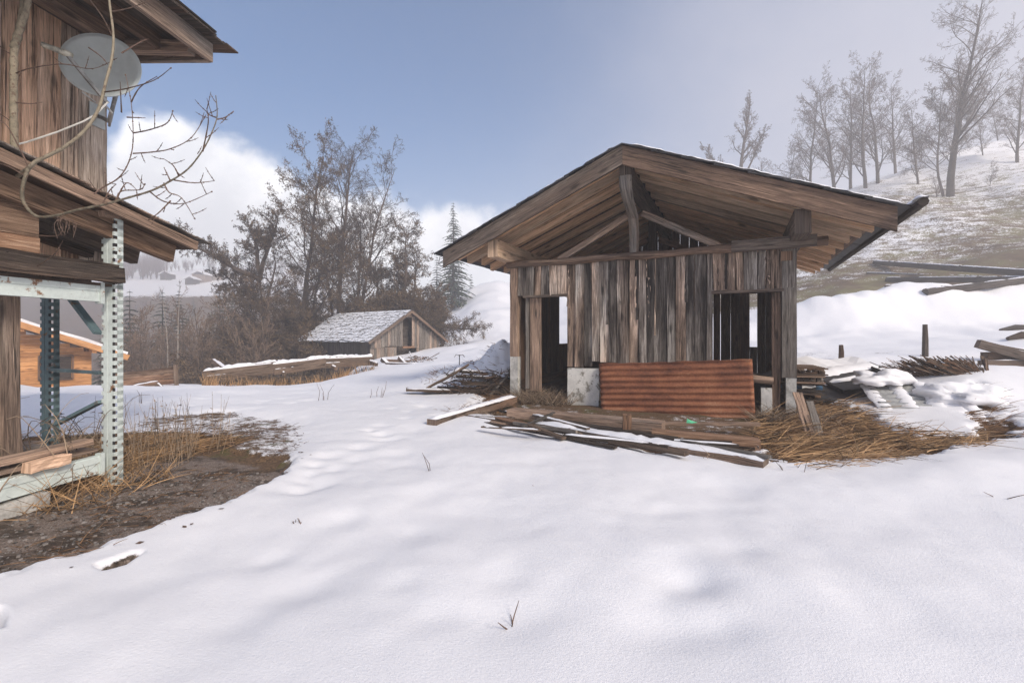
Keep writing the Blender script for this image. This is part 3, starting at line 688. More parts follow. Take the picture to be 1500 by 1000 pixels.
for k in range(5):
    p0=V3((6.05,7.35,.18))*(1-k/4.6)+V3((7.75,6.75,.16))*(k/4.6)+V3((.05,.0,0)); p1=V3((6.75,8.75,.645))*(1-k/4.6)+V3((8.5,8.0,.605))*(k/4.6)
    c=snowcap(p0,p1,.25,.03+.008*k,.35-.05*k,None,seed=60+k,up=V3((-.1,-.2,1)).normalized())
    if c: c.data.transform(Matrix.Translation(-rs2.location)); c.parent=rs2
# lumps of snow pushed up
def lump(label,c,rx,ry,rz,seed):
    mb=MB(); nu,nv=40,20
    for i in range(nv+1):
        th=math.pi*.62*i/nv
        for j in range(nu):
            ph=2*math.pi*j/nu; d=np.array([math.sin(th)*math.cos(ph),math.sin(th)*math.sin(ph),math.cos(th)])
            k=1+.95*float(fbm(np.array([d[0]*1.3+seed+d[2]]),np.array([d[1]*1.3+d[2]*.7]),4)[0])
            mb.v.append((c[0]+d[0]*rx*k,c[1]+d[1]*ry*k,c[2]+d[2]*rz*(k-.15)))
    for i in range(nv):
        for j in range(nu):
            j2=(j+1)%nu; mb.quad((i*nu+j,(i+1)*nu+j,(i+1)*nu+j2,i*nu+j2),[(0,0)]*4,.5)
    ob=mb.build('snow_lump',M['snow'],None,origin=c,smooth=True); tag(ob,label,'snow lump'); return ob
lump('rounded lump of snow lying on the dark panels',(6.85,8.45,.66),.42,.3,.2,1)
lump('long lump of snow sliding down beside the straw clump',(7.75,7.75,.42),.6,.42,.26,4)
lump('low lump of snow at the foot of the smooth drift',(7.75,7.2,.08),.5,.4,.25,9)
# leaning boards and stump by the right post
for k,(lab,a,b) in enumerate((('weathered board leaning on the right post, nearest the concrete foot',(1188,640),(1168,575)),('narrow weathered slat leaning outside the other two by the right post',(1202,640),(1186,588)),('thin split slat leaning between two boards by the right post',(1194,642),(1174,590)))):
    p0=V3((*g0(*a,.02),.02)); p1=at(b[0],b[1],p0.y+.5); mb=MB(); mb.beam(p0,p1,.13-.03*k,.025,segs=4,jit=.006); tag(mb.build('leaning_board',M['greywood'],None,origin=p0),lab,'board','boards leaning at the right post')
# timber heap and fence posts further right
for k,(lab,x,y0,y1,rad) in enumerate((('taller wooden fence post standing in the snow field',1355,475,522,.075),('shorter wooden fence post standing in the snow behind the pallets',1232,505,527,.07))):
    b=gp(x,y1); top=EYE+(CY-y0)/F*b.y; mb=MB(); mb.tube([b-V3((0,0,.3)),b+V3((.01,0,.5*(top-b.z))),V3((b.x,b.y,top))],[rad*1.15,rad,rad*.8],8); tag(mb.build('fence_post',M['dark'],None,origin=b),lab,'fence post','fence posts in the snow')
def log(name,p0,p1,rad,label,cat,group,mat='log',snow=None,square=False,r=None):
    p0=V3(p0); p1=V3(p1); mb=MB(); o=(p0+p1)/2
    if square: mb.beam(p0,p1,rad*2,rad*2,segs=8,jit=.008,r=r)
    else:
        n=7; mb.tube([p0.lerp(p1,i/n)+V3((0,0,.01*math.sin(i*2.1))) for i in range(n+1)],[rad*(1+.06*math.sin(i*1.9+p0.x)) for i in range(n+1)],9,r=r)
    ob=mb.build(name,M[mat],None,origin=o); tag(ob,label,cat,group)
    if snow:
        up=V3((0,0,1)); c=snowcap(p0+up*rad*.88,p1+up*rad*.88,rad*1.7,snow[0],snow[1],None,seed=int(abs(p0.x*13+p0.y*7)))
        if c: c.data.transform(Matrix.Translation(-o)); c.parent=ob
    return ob
GR='beams heaped at the right edge'
Yh=12.6
log('beam',at(1432,503,Yh),at(1530,530,Yh-.5),.11,'square-ended beam jutting from the top of the heap by the stick bank','beam',GR,'snowwood',(.05,.1),True)
log('beam',at(1448,507,Yh+.5),at(1560,528,Yh+.3),.09,'snow-topped beam behind the jutting one in the heap by the stick bank','beam',GR,'snowwood',(.05,.1),True)
log('beam',at(1442,522,Yh),at(1560,524,Yh-.2),.12,'short thick dark beam underneath the jutting one','beam',GR,'dark',None,True)
log('beam',at(1436,532,Yh-.2),at(1570,532,Yh-.4),.08,'long level snow-topped beam at the bottom of the heap by the stick bank','beam',GR,'log',(.04,.1),True)
mb=MB(); qq=random.Random(31)
for i in range(380):
    t=qq.random(); px=1300+t*150; base=gp(px,548-t*4+qq.uniform(-4,3)); lean=(1-t)*.75
    lean=max(lean,.55) if qq.random()<.55 else lean; tp=base+V3((-lean*qq.uniform(.4,1.3)+qq.uniform(-.1,.1),.1+qq.uniform(-.1,.25),qq.uniform(.05,.30)*(1 if t>.25 else .7)))
    w=qq.uniform(.008,.03)*(1 if qq.random()<.85 else 2.2)
    mb.beam(base-V3((0,0,.1)),tp,w,w*.5,r=qq.random())
tag(mb.build('stick_heap',M['log'],None,origin=gp(1375,545)),'leaning brown sticks and slats packed along the snow drift',None,None,'stuff')
# dark tree trunks lying on the slope
for k,(a,b,Y0,Y1,rad,lab) in enumerate((((1282,388),(1520,404),33,31,.26,'dark felled trunk lying highest on the misty slope'),((1270,402),(1440,408),31,30,.10,'thin felled trunk second from the top on the misty slope'),((1300,412),(1540,414),30.5,29,.24,'thick dark felled trunk in the middle of the right slope'),((1296,421),(1395,424),30,29.6,.08,'thin short pole lying low on the misty slope'),((1355,432),(1560,410),29,28,.25,'felled trunk lying lowest on the misty slope, rising to the right'))):
    p0=gp(*a); p1=gp(*b); rad*=.85; p0=p0+V3((0,0,rad*.5)); p1=p1+V3((0,0,rad*.5))
    log('felled_trunk',p0,p1,rad,lab,'tree trunk','felled trunks on the misty slope','barndark',(.05,.5))
for (x,y,w,lab) in ((1488,484,.7,'low dark stump poking from the snow bank at the right edge'),(1497,497,.5,'small dark stump at the right edge below the snow bank')):
    b=gp(x,y); mb=MB(); mb.tube([b+V3((-w,0,0)),b+V3((0,0,.12)),b+V3((w*1.4,0,.1))],[.06,.13,.12],7); tag(mb.build('stump',M['dark'],None,origin=b),lab,'stump')

# ================================================================== rubble left of the shed
GL='boards heaped left of the shed'
def hb(a,b,Y0,Y1,w,h,mat,lab,snow=None,name='plank',cat='plank'):
    p0=at(*a,Y0); p1=at(*b,Y1); mb=MB(); mb.beam(p0,p1,w,h,segs=5,jit=.006); o=(p0+p1)/2; ob=mb.build(name,M[mat],None,origin=o); tag(ob,lab,cat,GL)
    if snow:
        c=snowcap(p0+V3((0,0,h/2)),p1+V3((0,0,h/2)),w,snow,.1,None,seed=int(a[0]+b[1]))
        if c: c.data.transform(Matrix.Translation(-o)); c.parent=ob
hb((672,543),(712,546),11.2,11.4,.4,.05,'dark','topmost snowy plank of the heap by the barn-side shed corner',.06)
hb((668,551),(746,553),11.0,11.2,.35,.05,'dark','long dark plank second from top in the heap by the barn-side shed corner',.03)
hb((676,561),(742,562),10.8,11,.35,.06,'barge','dark brown plank in the middle of the heap by the barn-side shed corner')
hb((640,570),(742,573),10.6,10.8,.5,.09,'dark','lowest dark plank under the heap by the barn-side shed corner')
hb((595,570),(660,572),10.2,10.4,.35,.05,'log','mossy plank lying flat at the left foot of the heap',.03)
hb((716,580),(745,548),10.4,10.6,.08,.04,'greywood','thin pale slat leaning against the barn-side shed corner',None,'slat','slat')
hb((706,574),(736,556),10.3,10.7,.06,.04,'log','short brown slat leaning inside the heap by the barn-side shed corner',None,'slat','slat')
hb((703,588),(748,578),10.0,10.0,.2,.06,'log','short brown board at the foot of the barn-side shed corner')
p=at(652,556,10.6)
slab('board_sheet','tilted mossy wooden sheet forming the left end of the heap','wooden sheet',p+V3((0,0,.05)),(1.0,.1,.55),(-.15,.6,-.12),.04,'log',GL,12,[(.42,.2,.2)])
mb=MB(); qq=random.Random(8)
for i in range(230):
    px=qq.uniform(655,735); py=qq.uniform(545,590); p=at(px,py,qq.uniform(10.2,10.9)); p.z=max(p.z,gz(p.x,p.y)); a=qq.uniform(0,6.28); L=qq.uniform(.15,.5)
    e=p+V3((math.cos(a)*L,math.sin(a)*L*.5,qq.uniform(-.12,.16))); m_=p.lerp(e,.5)+V3((0,0,qq.uniform(-.04,.06))); mb.tube([p,m_,e],[.012,.009,.004],4)
tag(mb.build('twig_heap',M['dark'],None,origin=at(690,575,10.5)),'dark tangled twigs and branches piled by the boards',None,None,'stuff')
b=gp(673,536); mb=MB(); mb.tube([b,b+V3((0,0,.28)),b+V3((.0,0,.3))],[.012]*3,5); 
for s_ in (-1,1): mb.tube([b+V3((0,0,.27)),b+V3((s_*.09,0,.3)),b+V3((s_*.15,0,.23))],[.012,.01,.006],4)
tag(mb.build('dead_stalk',M['dark'],None,origin=b),'forked dark stalk sticking up behind the heap by the barn-side shed corner','dead stalk')

# ================================================================== straw
def stuff(o,lab): return tag(o,lab,None,None,'stuff')
stuff(straw_patch('dry_grass',STRAW2,3400,.50,.006,M['straw'],.10,1,R(-25),.55,.02),'flattened orange brown dry grass right of the shed')
stuff(straw_patch('dry_grass',STRAW2,1800,.34,.006,M['strawdark'],.16,2,None),'darker brown dry grass under the straw right of the shed')
stuff(straw_patch('dry_grass',STRAW2,1300,.24,.005,M['bramble'],.3,22,None),'pale broken grass bits over the straw bed')
SPR=[g0(*p) for p in ((1100,690),(1180,712),(1260,708),(1360,700),(1460,676),(1440,660),(1350,680),(1240,690),(1160,690))]
stuff(straw_patch('dry_grass',SPR,260,.22,.004,M['straw'],.35,23,R(-25),.8),'sparse dry stems poking through the snow before the straw bed')
stuff(straw_patch('dry_grass',STRAW3,900,.26,.006,M['strawdark'],.35,3,R(-50),.5),'clump of brown dry grass at the edge of the smooth drift')
stuff(straw_patch('dry_grass',STRAW1,4200,.34,.0035,M['straw'],.18,4,R(-15),1.0),'orange dry grass beside the bare gravel patch')
strL=[tuple(S(u,v,0)[:2]) for u,v in ((.1,-.3),(1.3,-.5),(1.5,-.1),(1.0,.1),(.1,.1))]
stuff(straw_patch('dry_grass',strL,900,.42,.005,M['bramble'],.9,5),'tangled pale dry stems in the left door opening')
strR=[tuple(S(u,v,0)[:2]) for u,v in ((4.9,-.9),(5.9,-.9),(6.0,-.2),(4.9,-.2))]
stuff(straw_patch('dry_grass',strR,500,.38,.005,M['bramble'],.7,6),'tangled brown stems around the foot of the right post')
stuff(straw_patch('dry_grass',PILE,900,.22,.006,M['strawdark'],.4,7),'short brown grass around the heap by the barn-side shed corner')
stuff(straw_patch('leaf_litter',LITTER,700,.09,.006,M['twig'],.15,8),'dark leaf litter and stalks on thin snow behind the gravel')
fr2=[g0(*p) for p in ((640,612),(760,640),(900,672),(1120,706),(1150,690),(900,650),(770,618))]
stuff(straw_patch('leaf_litter',fr2,420,.12,.004,M['bramble'],.5,9),'scattered dry stalks through the thin snow before the shed')
ar=[g0(*p) for p in ((40,860),(330,750),(420,690),(200,690),(0,800))]
stuff(straw_patch('leaf_litter',ar,420,.16,.0025,M['strawdark'],.04,10),'scattered stalks lying on the bare gravel')
# single stalks in the snow
def stalks(px,py,lab,n,h,spread,seed,mat='twig',lean=.25,rad=.004):
    qq=random.Random(seed); b=gp(px,py); mb=MB()
    for i in range(n):
        p=b+V3((qq.uniform(-spread,spread),qq.uniform(-spread,spread)*.5,-.03)); d=V3((qq.uniform(-lean,lean),qq.uniform(-lean,lean),1)); L=h*qq.uniform(.5,1.1)
        m_=p+d*L*.5; e=p+d*L+V3((qq.uniform(-.3,.3)*L,0,-.05*L)); mb.tube([p,m_,e],[rad,rad*.8,rad*.4],4)
    tag(mb.build('dead_stalk',M[mat],None,origin=b),lab,'dead stalk','dead stalks in the snow')
stalks(437,766,'row of short cut stalks in the snow right of the gravel patch',6,.07,.04,1,rad=.004)
stalks(747,920,'small bent brown twig in the foreground snow',3,.10,.012,2,lean=.9,rad=.004)
stalks(632,690,'tall thin leaning stalk in the middle of the snow',2,.22,.02,3,lean=.5)
stalks(782,712,'short lone stalk in the snow before the shed',1,.08,.01,4)
stalks(476,586,'pair of tall thin stalks in the snow below the log stack',4,.4,.15,5,lean=.15,rad=.006)
stalks(552,582,'crossed thin stalks in the snow left of the board heap',5,.4,.2,6,lean=.5,rad=.006)
stalks(1466,728,'dark curved twig at the right edge of the snow',2,.14,.03,7,lean=1.6)
stalks(1160,690,'dark stalk in thin snow before the straw bed',3,.2,.1,8,lean=.6)
stalks(205,590,'thin bare seedling in the snow behind the gravel patch',3,.5,.06,9,lean=.3,rad=.006)

mb=MB(); qq=random.Random(71); PB=[g0(*p) for p in ((0,860),(150,805),(330,740),(420,690),(250,690),(60,720),(-40,800))]
while len(mb.f)<1100*6:
    x=qq.uniform(-4.3,-2.3); y=qq.uniform(2.6,5.1)
    if poly_sd(PB,np.array([x]),np.array([y]))[0]>-.05: continue
    r_=qq.choice([.004,.005,.007,.012])*qq.uniform(.7,1.2); z=gz(x,y); c=V3((x,y,z+r_*.3)); a=qq.uniform(0,6.28)
    mb.beam(c+V3((-math.cos(a),-math.sin(a),qq.uniform(-.3,.3)))*r_,c+V3((math.cos(a),math.sin(a),qq.uniform(-.3,.3)))*r_,r_*1.5,r_*1.1,jit=r_*.4)
stuff(mb.build('gravel',M['stone'],None,origin=V3((-3.3,3.8,0))),'small pale stones scattered over the bare patch')
mb=MB()
for i in range(260):
    x=qq.uniform(-4.6,-2.3); y=qq.uniform(2.7,6.2)
    if poly_sd(PB,np.array([x]),np.array([y]))[0]>.4: continue
    c=V3((x,y,gz(x,y)+.006)); a=qq.uniform(0,6.28); s_=qq.uniform(.012,.028); d=V3((math.cos(a),math.sin(a),qq.uniform(-.1,.3)))*s_; e=V3((-math.sin(a),math.cos(a),qq.uniform(-.2,.3)))*s_*.6
    mb.poly([c-d,c+e,c+d,c-e],qq.random())
stuff(mb.build('leaf_litter',M['twig'],None,origin=V3((-3.4,4.3,0))),'dead leaves scattered on the bare patch and its edge')
# ================================================================== farm building and metal rack at the left
PX=V3((-4.04,4.55,0)); dT=V3((.150,.9887,0)); nS=V3((.9887,-.150,0))
def Lb(t,s,z): return PX+dT*t+nS*s+V3((0,0,z))
def t_px(px,s): a=(px-CX)/F; x0=PX.x+nS.x*s; y0=PX.y+nS.y*s; return (a*y0-x0)/(dT.x-a*dT.y)
def zl(py,t,s): return EYE+(CY-py)/F*(PX.y+nS.y*s+dT.y*t)
farm=thing('farm_building','old brown plank farm building with deep eaves and a lean-to canopy, over a steel rack','building',Lb(-1,-.9,0))
qf=random.Random(21)
SW=-.9
edges=[155,113.5,112.2,87,50,27,0,-32,-62,-105,-150,-210,-280,-370,-480,-640,-860]
mb=MB()
for a,b in zip(edges[:-1],edges[1:]):
    if a==113.5: continue
    t0,t1=t_px(b,SW),t_px(a,SW); off=.02*qf.random()
    mb.beam(Lb((t0+t1)/2,SW+off,2.3),Lb((t0+t1)/2,SW+off,5.0),(t1-t0)-.006,.032,side=dT,segs=9,jit=.005,r=[.35,.8,.5,.95,.6,.3][qf.randrange(6)])
mb.build('upper_wall',M['farmwall'],farm)
mb=MB(); te=t_px(155,SW)
for k in range(14): mb.beam(Lb(te-.02,SW-.03-.22*k-.11,2.3),Lb(te-.02,SW-.03-.22*k-.11,5.0),.205,.03,side=nS,segs=3,jit=.004)
mb.build('end_wall',M['dark'],farm)
# upper roof: soffit boards, purlins, fascia, shingle edge
TE=.70; ZT=4.58
def rz(s): return ZT+.05+(.55-s)*.10
mb=MB(); s=.50
while s>-2.4:
    mb.beam(Lb(-4.2,s-.1,rz(s-.1)+.13),Lb(TE,s-.1,rz(s-.1)+.13),.2,.025,side=nS,segs=1); s-=.205
rf=mb.build('roof',M['dark'],farm)
for s,w,h,mt in ((-.42,.15,.17,'barge'),(.08,.06,.14,'dark'),(-1.1,.15,.17,'dark')):
    mb=MB(); mb.beam(Lb(-4.2,s,rz(s)+.03),Lb(TE-.08,s,rz(s)+.03),w,h,side=nS,segs=6,jit=.004,r=.7); mb.build('purlin',M[mt],farm)
mb=MB(); mb.beam(Lb(-4.2,.53,rz(.53)+.06),Lb(TE,.53,rz(.53)+.06),.05,.22,side=nS,segs=8,jit=.004,r=.6); mb.build('fascia_board',M['greywood'],farm)
mb=MB(); mb.beam(Lb(TE-.02,.52,rz(.52)+.03),Lb(TE-.02,-.95,rz(-.95)+.0),.16,.04,side=V3((0,0,1)),segs=5,jit=.004,r=.8); mb.beam(Lb(TE-.18,.45,rz(.45)+.0),Lb(TE-.18,-.9,rz(-.9)+.02),.12,.10,side=V3((0,0,1)),segs=3,jit=.004,r=.7); mb.build('end_fascia',M['greywood'],farm)
mb=MB()
for k in range(3):
    t=-4.2
    while t<TE+.08:
        w=qf.uniform(.1,.2); s1=.70-.05*k+qf.uniform(-.015,.015); z=rz(.5)+.185+.035*k
        mb.beam(Lb(t+w/2,s1,z-.03+qf.uniform(-.006,.006)),Lb(t+w/2,s1-1.2,z+.12),w-.006,.014,side=dT); t+=w
    mb.beam(Lb(-4.2,-.55,rz(-.6)+.26+.035*k),Lb(TE+.06,-.55,rz(-.6)+.26+.035*k),2.2,.02,side=(nS*1.0+V3((0,0,-.1))))
mb.build('roof_shingles',M['dark'],farm)
# lean-to canopy under the wall
def czp(t): return 2.72-.191*(t+.851)       # rafter centre height along its run
tr1=t_px(252,.02)
def canopy_beam(s,t0,t1,w,h,mt,name,dz=0,r=.6):
    mb=MB(); mb.beam(Lb(t0,s,czp(t0)+dz),Lb(t1,s,czp(t1)+dz),w,h,side=nS,segs=6,jit=.004,r=r); mb.build(name,M[mt],farm)
canopy_beam(.02,-3.2,tr1,.07,.19,'orange','rafter',0,.35); canopy_beam(-.42,-3.2,t_px(199,-.42),.09,.19,'barge','rafter',-.02,.4); canopy_beam(-.82,-3.2,.5,.09,.19,'dark','rafter',0)
tp=t_px(290,.2)
mb=MB()
for k in range(6):
    s=.2-.1-.2*k
    mb.beam(Lb(-3.2,s,czp(-3.2)+.125),Lb(tp-.02*k,s,czp(tp)+.125),.195,.022,side=nS,segs=4,jit=.003)
cr=mb.build('canopy_roof',M['dark'],farm)
mb=MB(); mb.beam(Lb(-3.2,.215,czp(-3.2)+.155),Lb(tp-.03,.215,czp(tp)+.145),.03,.10,side=nS,segs=9,jit=.006,r=.7); mb.build('canopy_edge_board',M['greywood'],farm)
mb=MB(); t=-3.2
while t<tp+.05:
    w=qf.uniform(.12,.22)
    mb.beam(Lb(t+w/2,.255+qf.uniform(-.01,.015),czp(t)+.215),Lb(t+w/2,-.9,czp(t)+.35),w*1.15,.012,side=(dT+V3((0,0,-.191))).normalized(),r=qf.random()); t+=w
mb.build('canopy_shingles',M['greywood'],farm)
mb=MB(); mb.beam(Lb(t_px(140,.03),.05,zl(318,0,0)+.0),Lb(t_px(180,.03),.05,zl(316,.1,0)),.16,.07,side=nS,segs=2,jit=.006,r=.9); mb.build('packing_block',M['greywood'],farm)
# lower storey under the canopy
mb=MB(); tt=t_px(55,-.03)
for k,(z0,z1) in enumerate(((2.07,2.34),(2.345,2.66))): mb.beam(Lb(-2.6,-.03-.01*k,(z0+z1)/2),Lb(tt,-.03-.01*k,(z0+z1)/2),z1-z0-.004,.05,side=V3((0,0,1)),segs=8,jit=.004,r=[.95,.55][k])
mb.build('side_planking',M['orange'],farm)
mb=MB()
for k in range(17): mb.beam(Lb(-2.7+.2*k,-.95,1.95),Lb(-2.7+.2*k,-.95,2.8),.19,.03,side=dT)
mb.build('inner_wall',M['dark'],farm)
mb=MB(); mb.beam(Lb(-2.7,-.45,1.99),Lb(.0,-.45,1.99),1.0,.03,side=nS); mb.build('loft_floor',M['dark'],farm)
mb=MB(); mb.beam(Lb(-2.7,.10,2.075),Lb(.045,.10,2.09),.09,.155,side=nS,segs=12,jit=.012,r=.6); mb.beam(Lb(-2.7,.115,2.165),Lb(-.0,.11,2.175),.05,.03,side=nS,segs=12,jit=.01,r=.3); mb.build('floor_beam',M['dark'],farm)
mb=MB(); tc_=t_px(13,-.3); mb.beam(Lb(tc_,-.3,.42),Lb(tc_-.02,-.3,1.97),.12,.11,side=dT,segs=5,jit=.008); mb.build('prop_post',M['greywood'],farm)
mb=MB(); mb.beam(Lb(tc_-.28,-.42,.42),Lb(tc_-.28,-.42,1.97),.22,.2,side=dT,segs=4,jit=.008); mb.build('prop_post',M['greywood'],farm)
# ------------------------------------------------------------------ steel rack
rack=thing('steel_rack','pale teal perforated steel rack, chipped and rusty, standing under the plank building','rack',Lb(0,0,0))
def upright(t,s,z0,z1,mat,w=.15):
    mb=MB(); fd=-dT; e=.030; c0=w/2-e; rec=.02
    P=lambda x,y,z: Lb(t,s,z)+nS*x+fd*y
    # raised centre strip and recessed side flanges with slots
    def vq(x0,x1,y0,y1,za,zb,r=.5): 
        mb.poly([P(x0,y0,za),P(x1,y1,za),P(x1,y1,zb),P(x0,y0,zb)],r)
    for (a,b) in ((-c0,-.010),(-.002,c0)): vq(a,b,.0,.0,z0,z1)
    vq(-.010,-.006,0,-.008,z0,z1); vq(-.006,-.002,-.008,0,z0,z1)
    z=z0+.02; pitch=.076; hole=.034
    for sg in (-1,1):
        z=z0
        while z<z1:
            zb=min(z+pitch-hole,z1); x0,x1=sorted((sg*c0,sg*w/2)); vq(x0,x1,-.0,-.0,z,zb)
            if zb+hole<z1:
                xi0,xi1=sorted((sg*c0,sg*(c0+.008))); vq(xi0,xi1,0,0,zb,zb+hole)
            z+=pitch
        z=z0
        while z<z1:
            zb=min(z+pitch-hole,z1); mb.poly([P(sg*w/2,0,z),P(sg*w/2,-.09,z),P(sg*w/2,-.09,zb),P(sg*w/2,0,zb)][::sg],.5); z+=pitch
        mb.poly([P(sg*w/2,-.03,z0),P(sg*w/2,-.09,z0),P(sg*w/2,-.09,z1),P(sg*w/2,-.03,z1)][::sg],.5)
    o=mb.build('upright',M[mat],rack)
    m2=MB(); m2.beam(Lb(t,s,z0+.0)+fd*-.012,Lb(t,s,z1)+fd*-.012,w-.012,.006,side=nS); i=m2.build('slot_shade_backing',M['blackmetal'],o,origin=rack['_o'])  # black sheet inside the profile, stands in for the shade behind the slots
    return o
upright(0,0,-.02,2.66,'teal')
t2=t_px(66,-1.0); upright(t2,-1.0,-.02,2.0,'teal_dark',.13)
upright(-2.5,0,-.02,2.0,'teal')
for (z,h,w) in ((1.905,.165,.07),(.235,.17,.07)):
    mb=MB(); mb.beam(Lb(-2.42,.0,z),Lb(-.078,.0,z),w,h,side=nS,segs=3,jit=.001); mb.beam(Lb(-2.42,.038,z+h*.28),Lb(-.078,.038,z+h*.28),.012,h*.34,side=nS); mb.beam(Lb(-.11,.02,z),Lb(-.075,.02,z),.07,h*1.25,side=nS); mb.build('rack_beam',M['teal'],rack)
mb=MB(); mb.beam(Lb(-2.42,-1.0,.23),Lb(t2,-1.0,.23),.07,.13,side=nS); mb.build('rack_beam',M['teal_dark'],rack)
def rb(p0,p1,w=.05):
    mb=MB(); mb.beam(p0,p1,w,.03,side=dT); mb.build('cross_brace',M['teal_dark'],rack)
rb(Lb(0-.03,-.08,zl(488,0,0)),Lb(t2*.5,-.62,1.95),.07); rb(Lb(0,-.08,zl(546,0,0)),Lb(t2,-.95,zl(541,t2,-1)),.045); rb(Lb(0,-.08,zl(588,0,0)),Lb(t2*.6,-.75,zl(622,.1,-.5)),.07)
# planks lying on the rack
for k in range(5):
    s=-.08-.19*k; t1=-.12+[.02,-.1,.05,0,.1][k]; o=Lb(-1.2,s,.40)
    mb=MB(); mb.beam(Lb(-2.45,s,.345+.018),Lb(t1,s,.345+.03+.006*k),.175,.035,segs=7,jit=.006)
    tag(mb.build('plank',M['greywood'],None,origin=o),['front weathered plank on the low rack shelf','second plank from the front on the low rack shelf','middle plank on the low rack shelf','fourth plank from the front on the low rack shelf','rearmost plank on the low rack shelf'][k],'plank','planks on the rack shelf')
o=Lb(-.65,-.05,.44); mb=MB(); mb.beam(Lb(-1.6,-.12,.425),Lb(-.16,-.03,.47),.14,.05,segs=6,jit=.008,r=.9); tag(mb.build('plank',M['greywood'],None,origin=o),'upper loose plank lying crooked over the rack shelf','plank','planks on the rack shelf')
o=Lb(-.55,.08,.36); mb=MB(); mb.beam(Lb(-.72,.06,.375),Lb(-.42,.075,.385),.1,.09,segs=3,jit=.012,r=1); tag(mb.build('offcut',M['farmwall'],None,origin=o),'broken pale wood chunk wedged on the front rack beam','offcut')
o=Lb(-.75,-.1,.08); mb=MB(); mb.beam(Lb(-1.0,-.08,.06),Lb(-.55,-.08,.06),.3,.14,segs=4,jit=.015); tag(mb.build('stone_block',M['concrete'],None,origin=o),'pale rough stone block under the low rack beam','stone')
# ------------------------------------------------------------------ satellite dish
dc=at(150,98,4.75); dish=thing('satellite_dish','grey green oval satellite dish fixed to the corner of the plank wall','satellite dish',dc)
view=(V3((0,0,EYE))-dc).normalized(); left=V3((-.8,-.6,0)); upv=V3((0,0,1))
off=(left*.55+upv*.85); off=(off-view*off.dot(view)).normalized(); nD=(view*math.cos(R(35))+off*math.sin(R(35))).normalized()
e1=nD.cross(off).normalized(); e2=e1.cross(nD).normalized()
mb=MB(); nr,na=10,48; Rd=.335; P=[]
def dp(r,a,back=0): return dc+e1*(r*math.cos(a))+e2*(r*math.sin(a))+nD*((r/Rd)**2*.075-.05-back)
mb.v.append(tuple(dp(0,0)))
for i in range(1,nr+1):
    for j in range(na): mb.v.append(tuple(dp(Rd*i/nr,2*math.pi*j/na)))
for j in range(na): mb.quad((0,1+j,1+(j+1)%na),[(0,0)]*3,.5)
for i in range(nr-1):
    for j in range(na):
        a=1+i*na+j; b=1+i*na+(j+1)%na; mb.quad((a,a+na,b+na,b),[(0,0)]*4,.5)
ob=mb.build('reflector',M['dish'],dish,smooth=True); so=ob.modifiers.new('t','SOLIDIFY'); so.thickness=.012; so.offset=-1
mb=MB(); mb.tube([dp(Rd,2*math.pi*j/40)+nD*.004 for j in range(41)],[.008]*41,6,cap=False); mb.build('rim',M['dish'],dish,smooth=True)
lnb=at(96,78,4.42); arm0=at(158,152,4.72)
mb=MB(); mb.beam(arm0,lnb,.022,.03,r=.2); mb.beam(at(140,150,4.72),at(120,135,4.62),.012,.012); mb.build('feed_arm',M['metal'],dish)
hd=(dc-lnb).normalized(); mb=MB(); mb.tube([lnb-hd*.06,lnb-hd*.03,lnb-hd*.028,lnb+hd*.03,lnb+hd*.035,lnb+hd*.055],[.018,.024,.03,.03,.026,.022],12); mb.tube([lnb-hd*.05,lnb-hd*.06+V3((-.10,-.03,.03)),lnb-hd*.06+V3((-.12,-.03,.02))],[.028,.034,.02],8); mb.build('receiver_head',M['plastic'],dish,smooth=True)
mb=MB(); wq=Lb(t_px(138,SW),SW+.03,zl(170,t_px(138,SW),SW)); back=dc-nD*.07-e2*.2
mb.tube([back,at(160,178,4.9),wq+nS*.06+V3((0,0,-.02)),wq],[.022]*4,8); mb.tube([at(150,150,4.72),at(164,165,4.8),at(160,185,4.9)],[.012]*3,6); mb.build('wall_bracket',M['metal'],dish)
mb=MB(); mb.beam(wq+V3((0,0,-.13))+nS*.01,wq+V3((0,0,.13))+nS*.01,.17,.012,side=dT); mb.build('bracket_plate',M['dish'],dish)
mb=MB(); pts=[(-60,232),(0,218),(40,208),(85,193),(122,178),(140,168),(158,150)]; ys=[4.0,4.2,4.35,4.5,4.6,4.65,4.7]
mb.tube([at(p[0],p[1],y) for p,y in zip(pts,ys)],[.0085]*7,6); tag(mb.build('cable',M['white'],None,origin=at(40,208,4.35)),'white cable hanging from the left to the satellite dish','cable')
# ------------------------------------------------------------------ bare sapling in front of the building
sap=thing('sapling','bare sapling with greenish bark and looping branches in front of the plank building','tree',V3((-4.35,3.9,0)))
mb=MB(); tw=MB(); qs=random.Random(5)
def smoothpath(pts,n=5):
    out=[]; P=[pts[0]]+list(pts)+[pts[-1]]
    for i in range(1,len(P)-2):
        for k in range(n):
            t=k/n; a,b,c,d=P[i-1],P[i],P[i+1],P[i+2]
            out.append(tuple(.5*((2*b[j])+(-a[j]+c[j])*t+(2*a[j]-5*b[j]+4*c[j]-d[j])*t*t+(-a[j]+3*b[j]-3*c[j]+d[j])*t**3) for j in range(len(b))))
    out.append(tuple(pts[-1])); return out
def branch(m,pp,r0,r1,buds=False):
    sp=smoothpath(pp,5); pts=[at(*p) for p in sp]; n=len(pts)
    m.tube(pts,[(r0+(r1-r0)*i/(n-1))*(1+.12*math.sin(i*2.7)) for i in range(n)],7 if r0>.008 else 5)
    if buds:
        for i in range(3,n,4):
            d=(pts[i]-pts[i-1]).normalized(); m.tube([pts[i]-d*.008,pts[i],pts[i]+d*.010],[r1,r1*2.3+.0015,r1*.5],5)
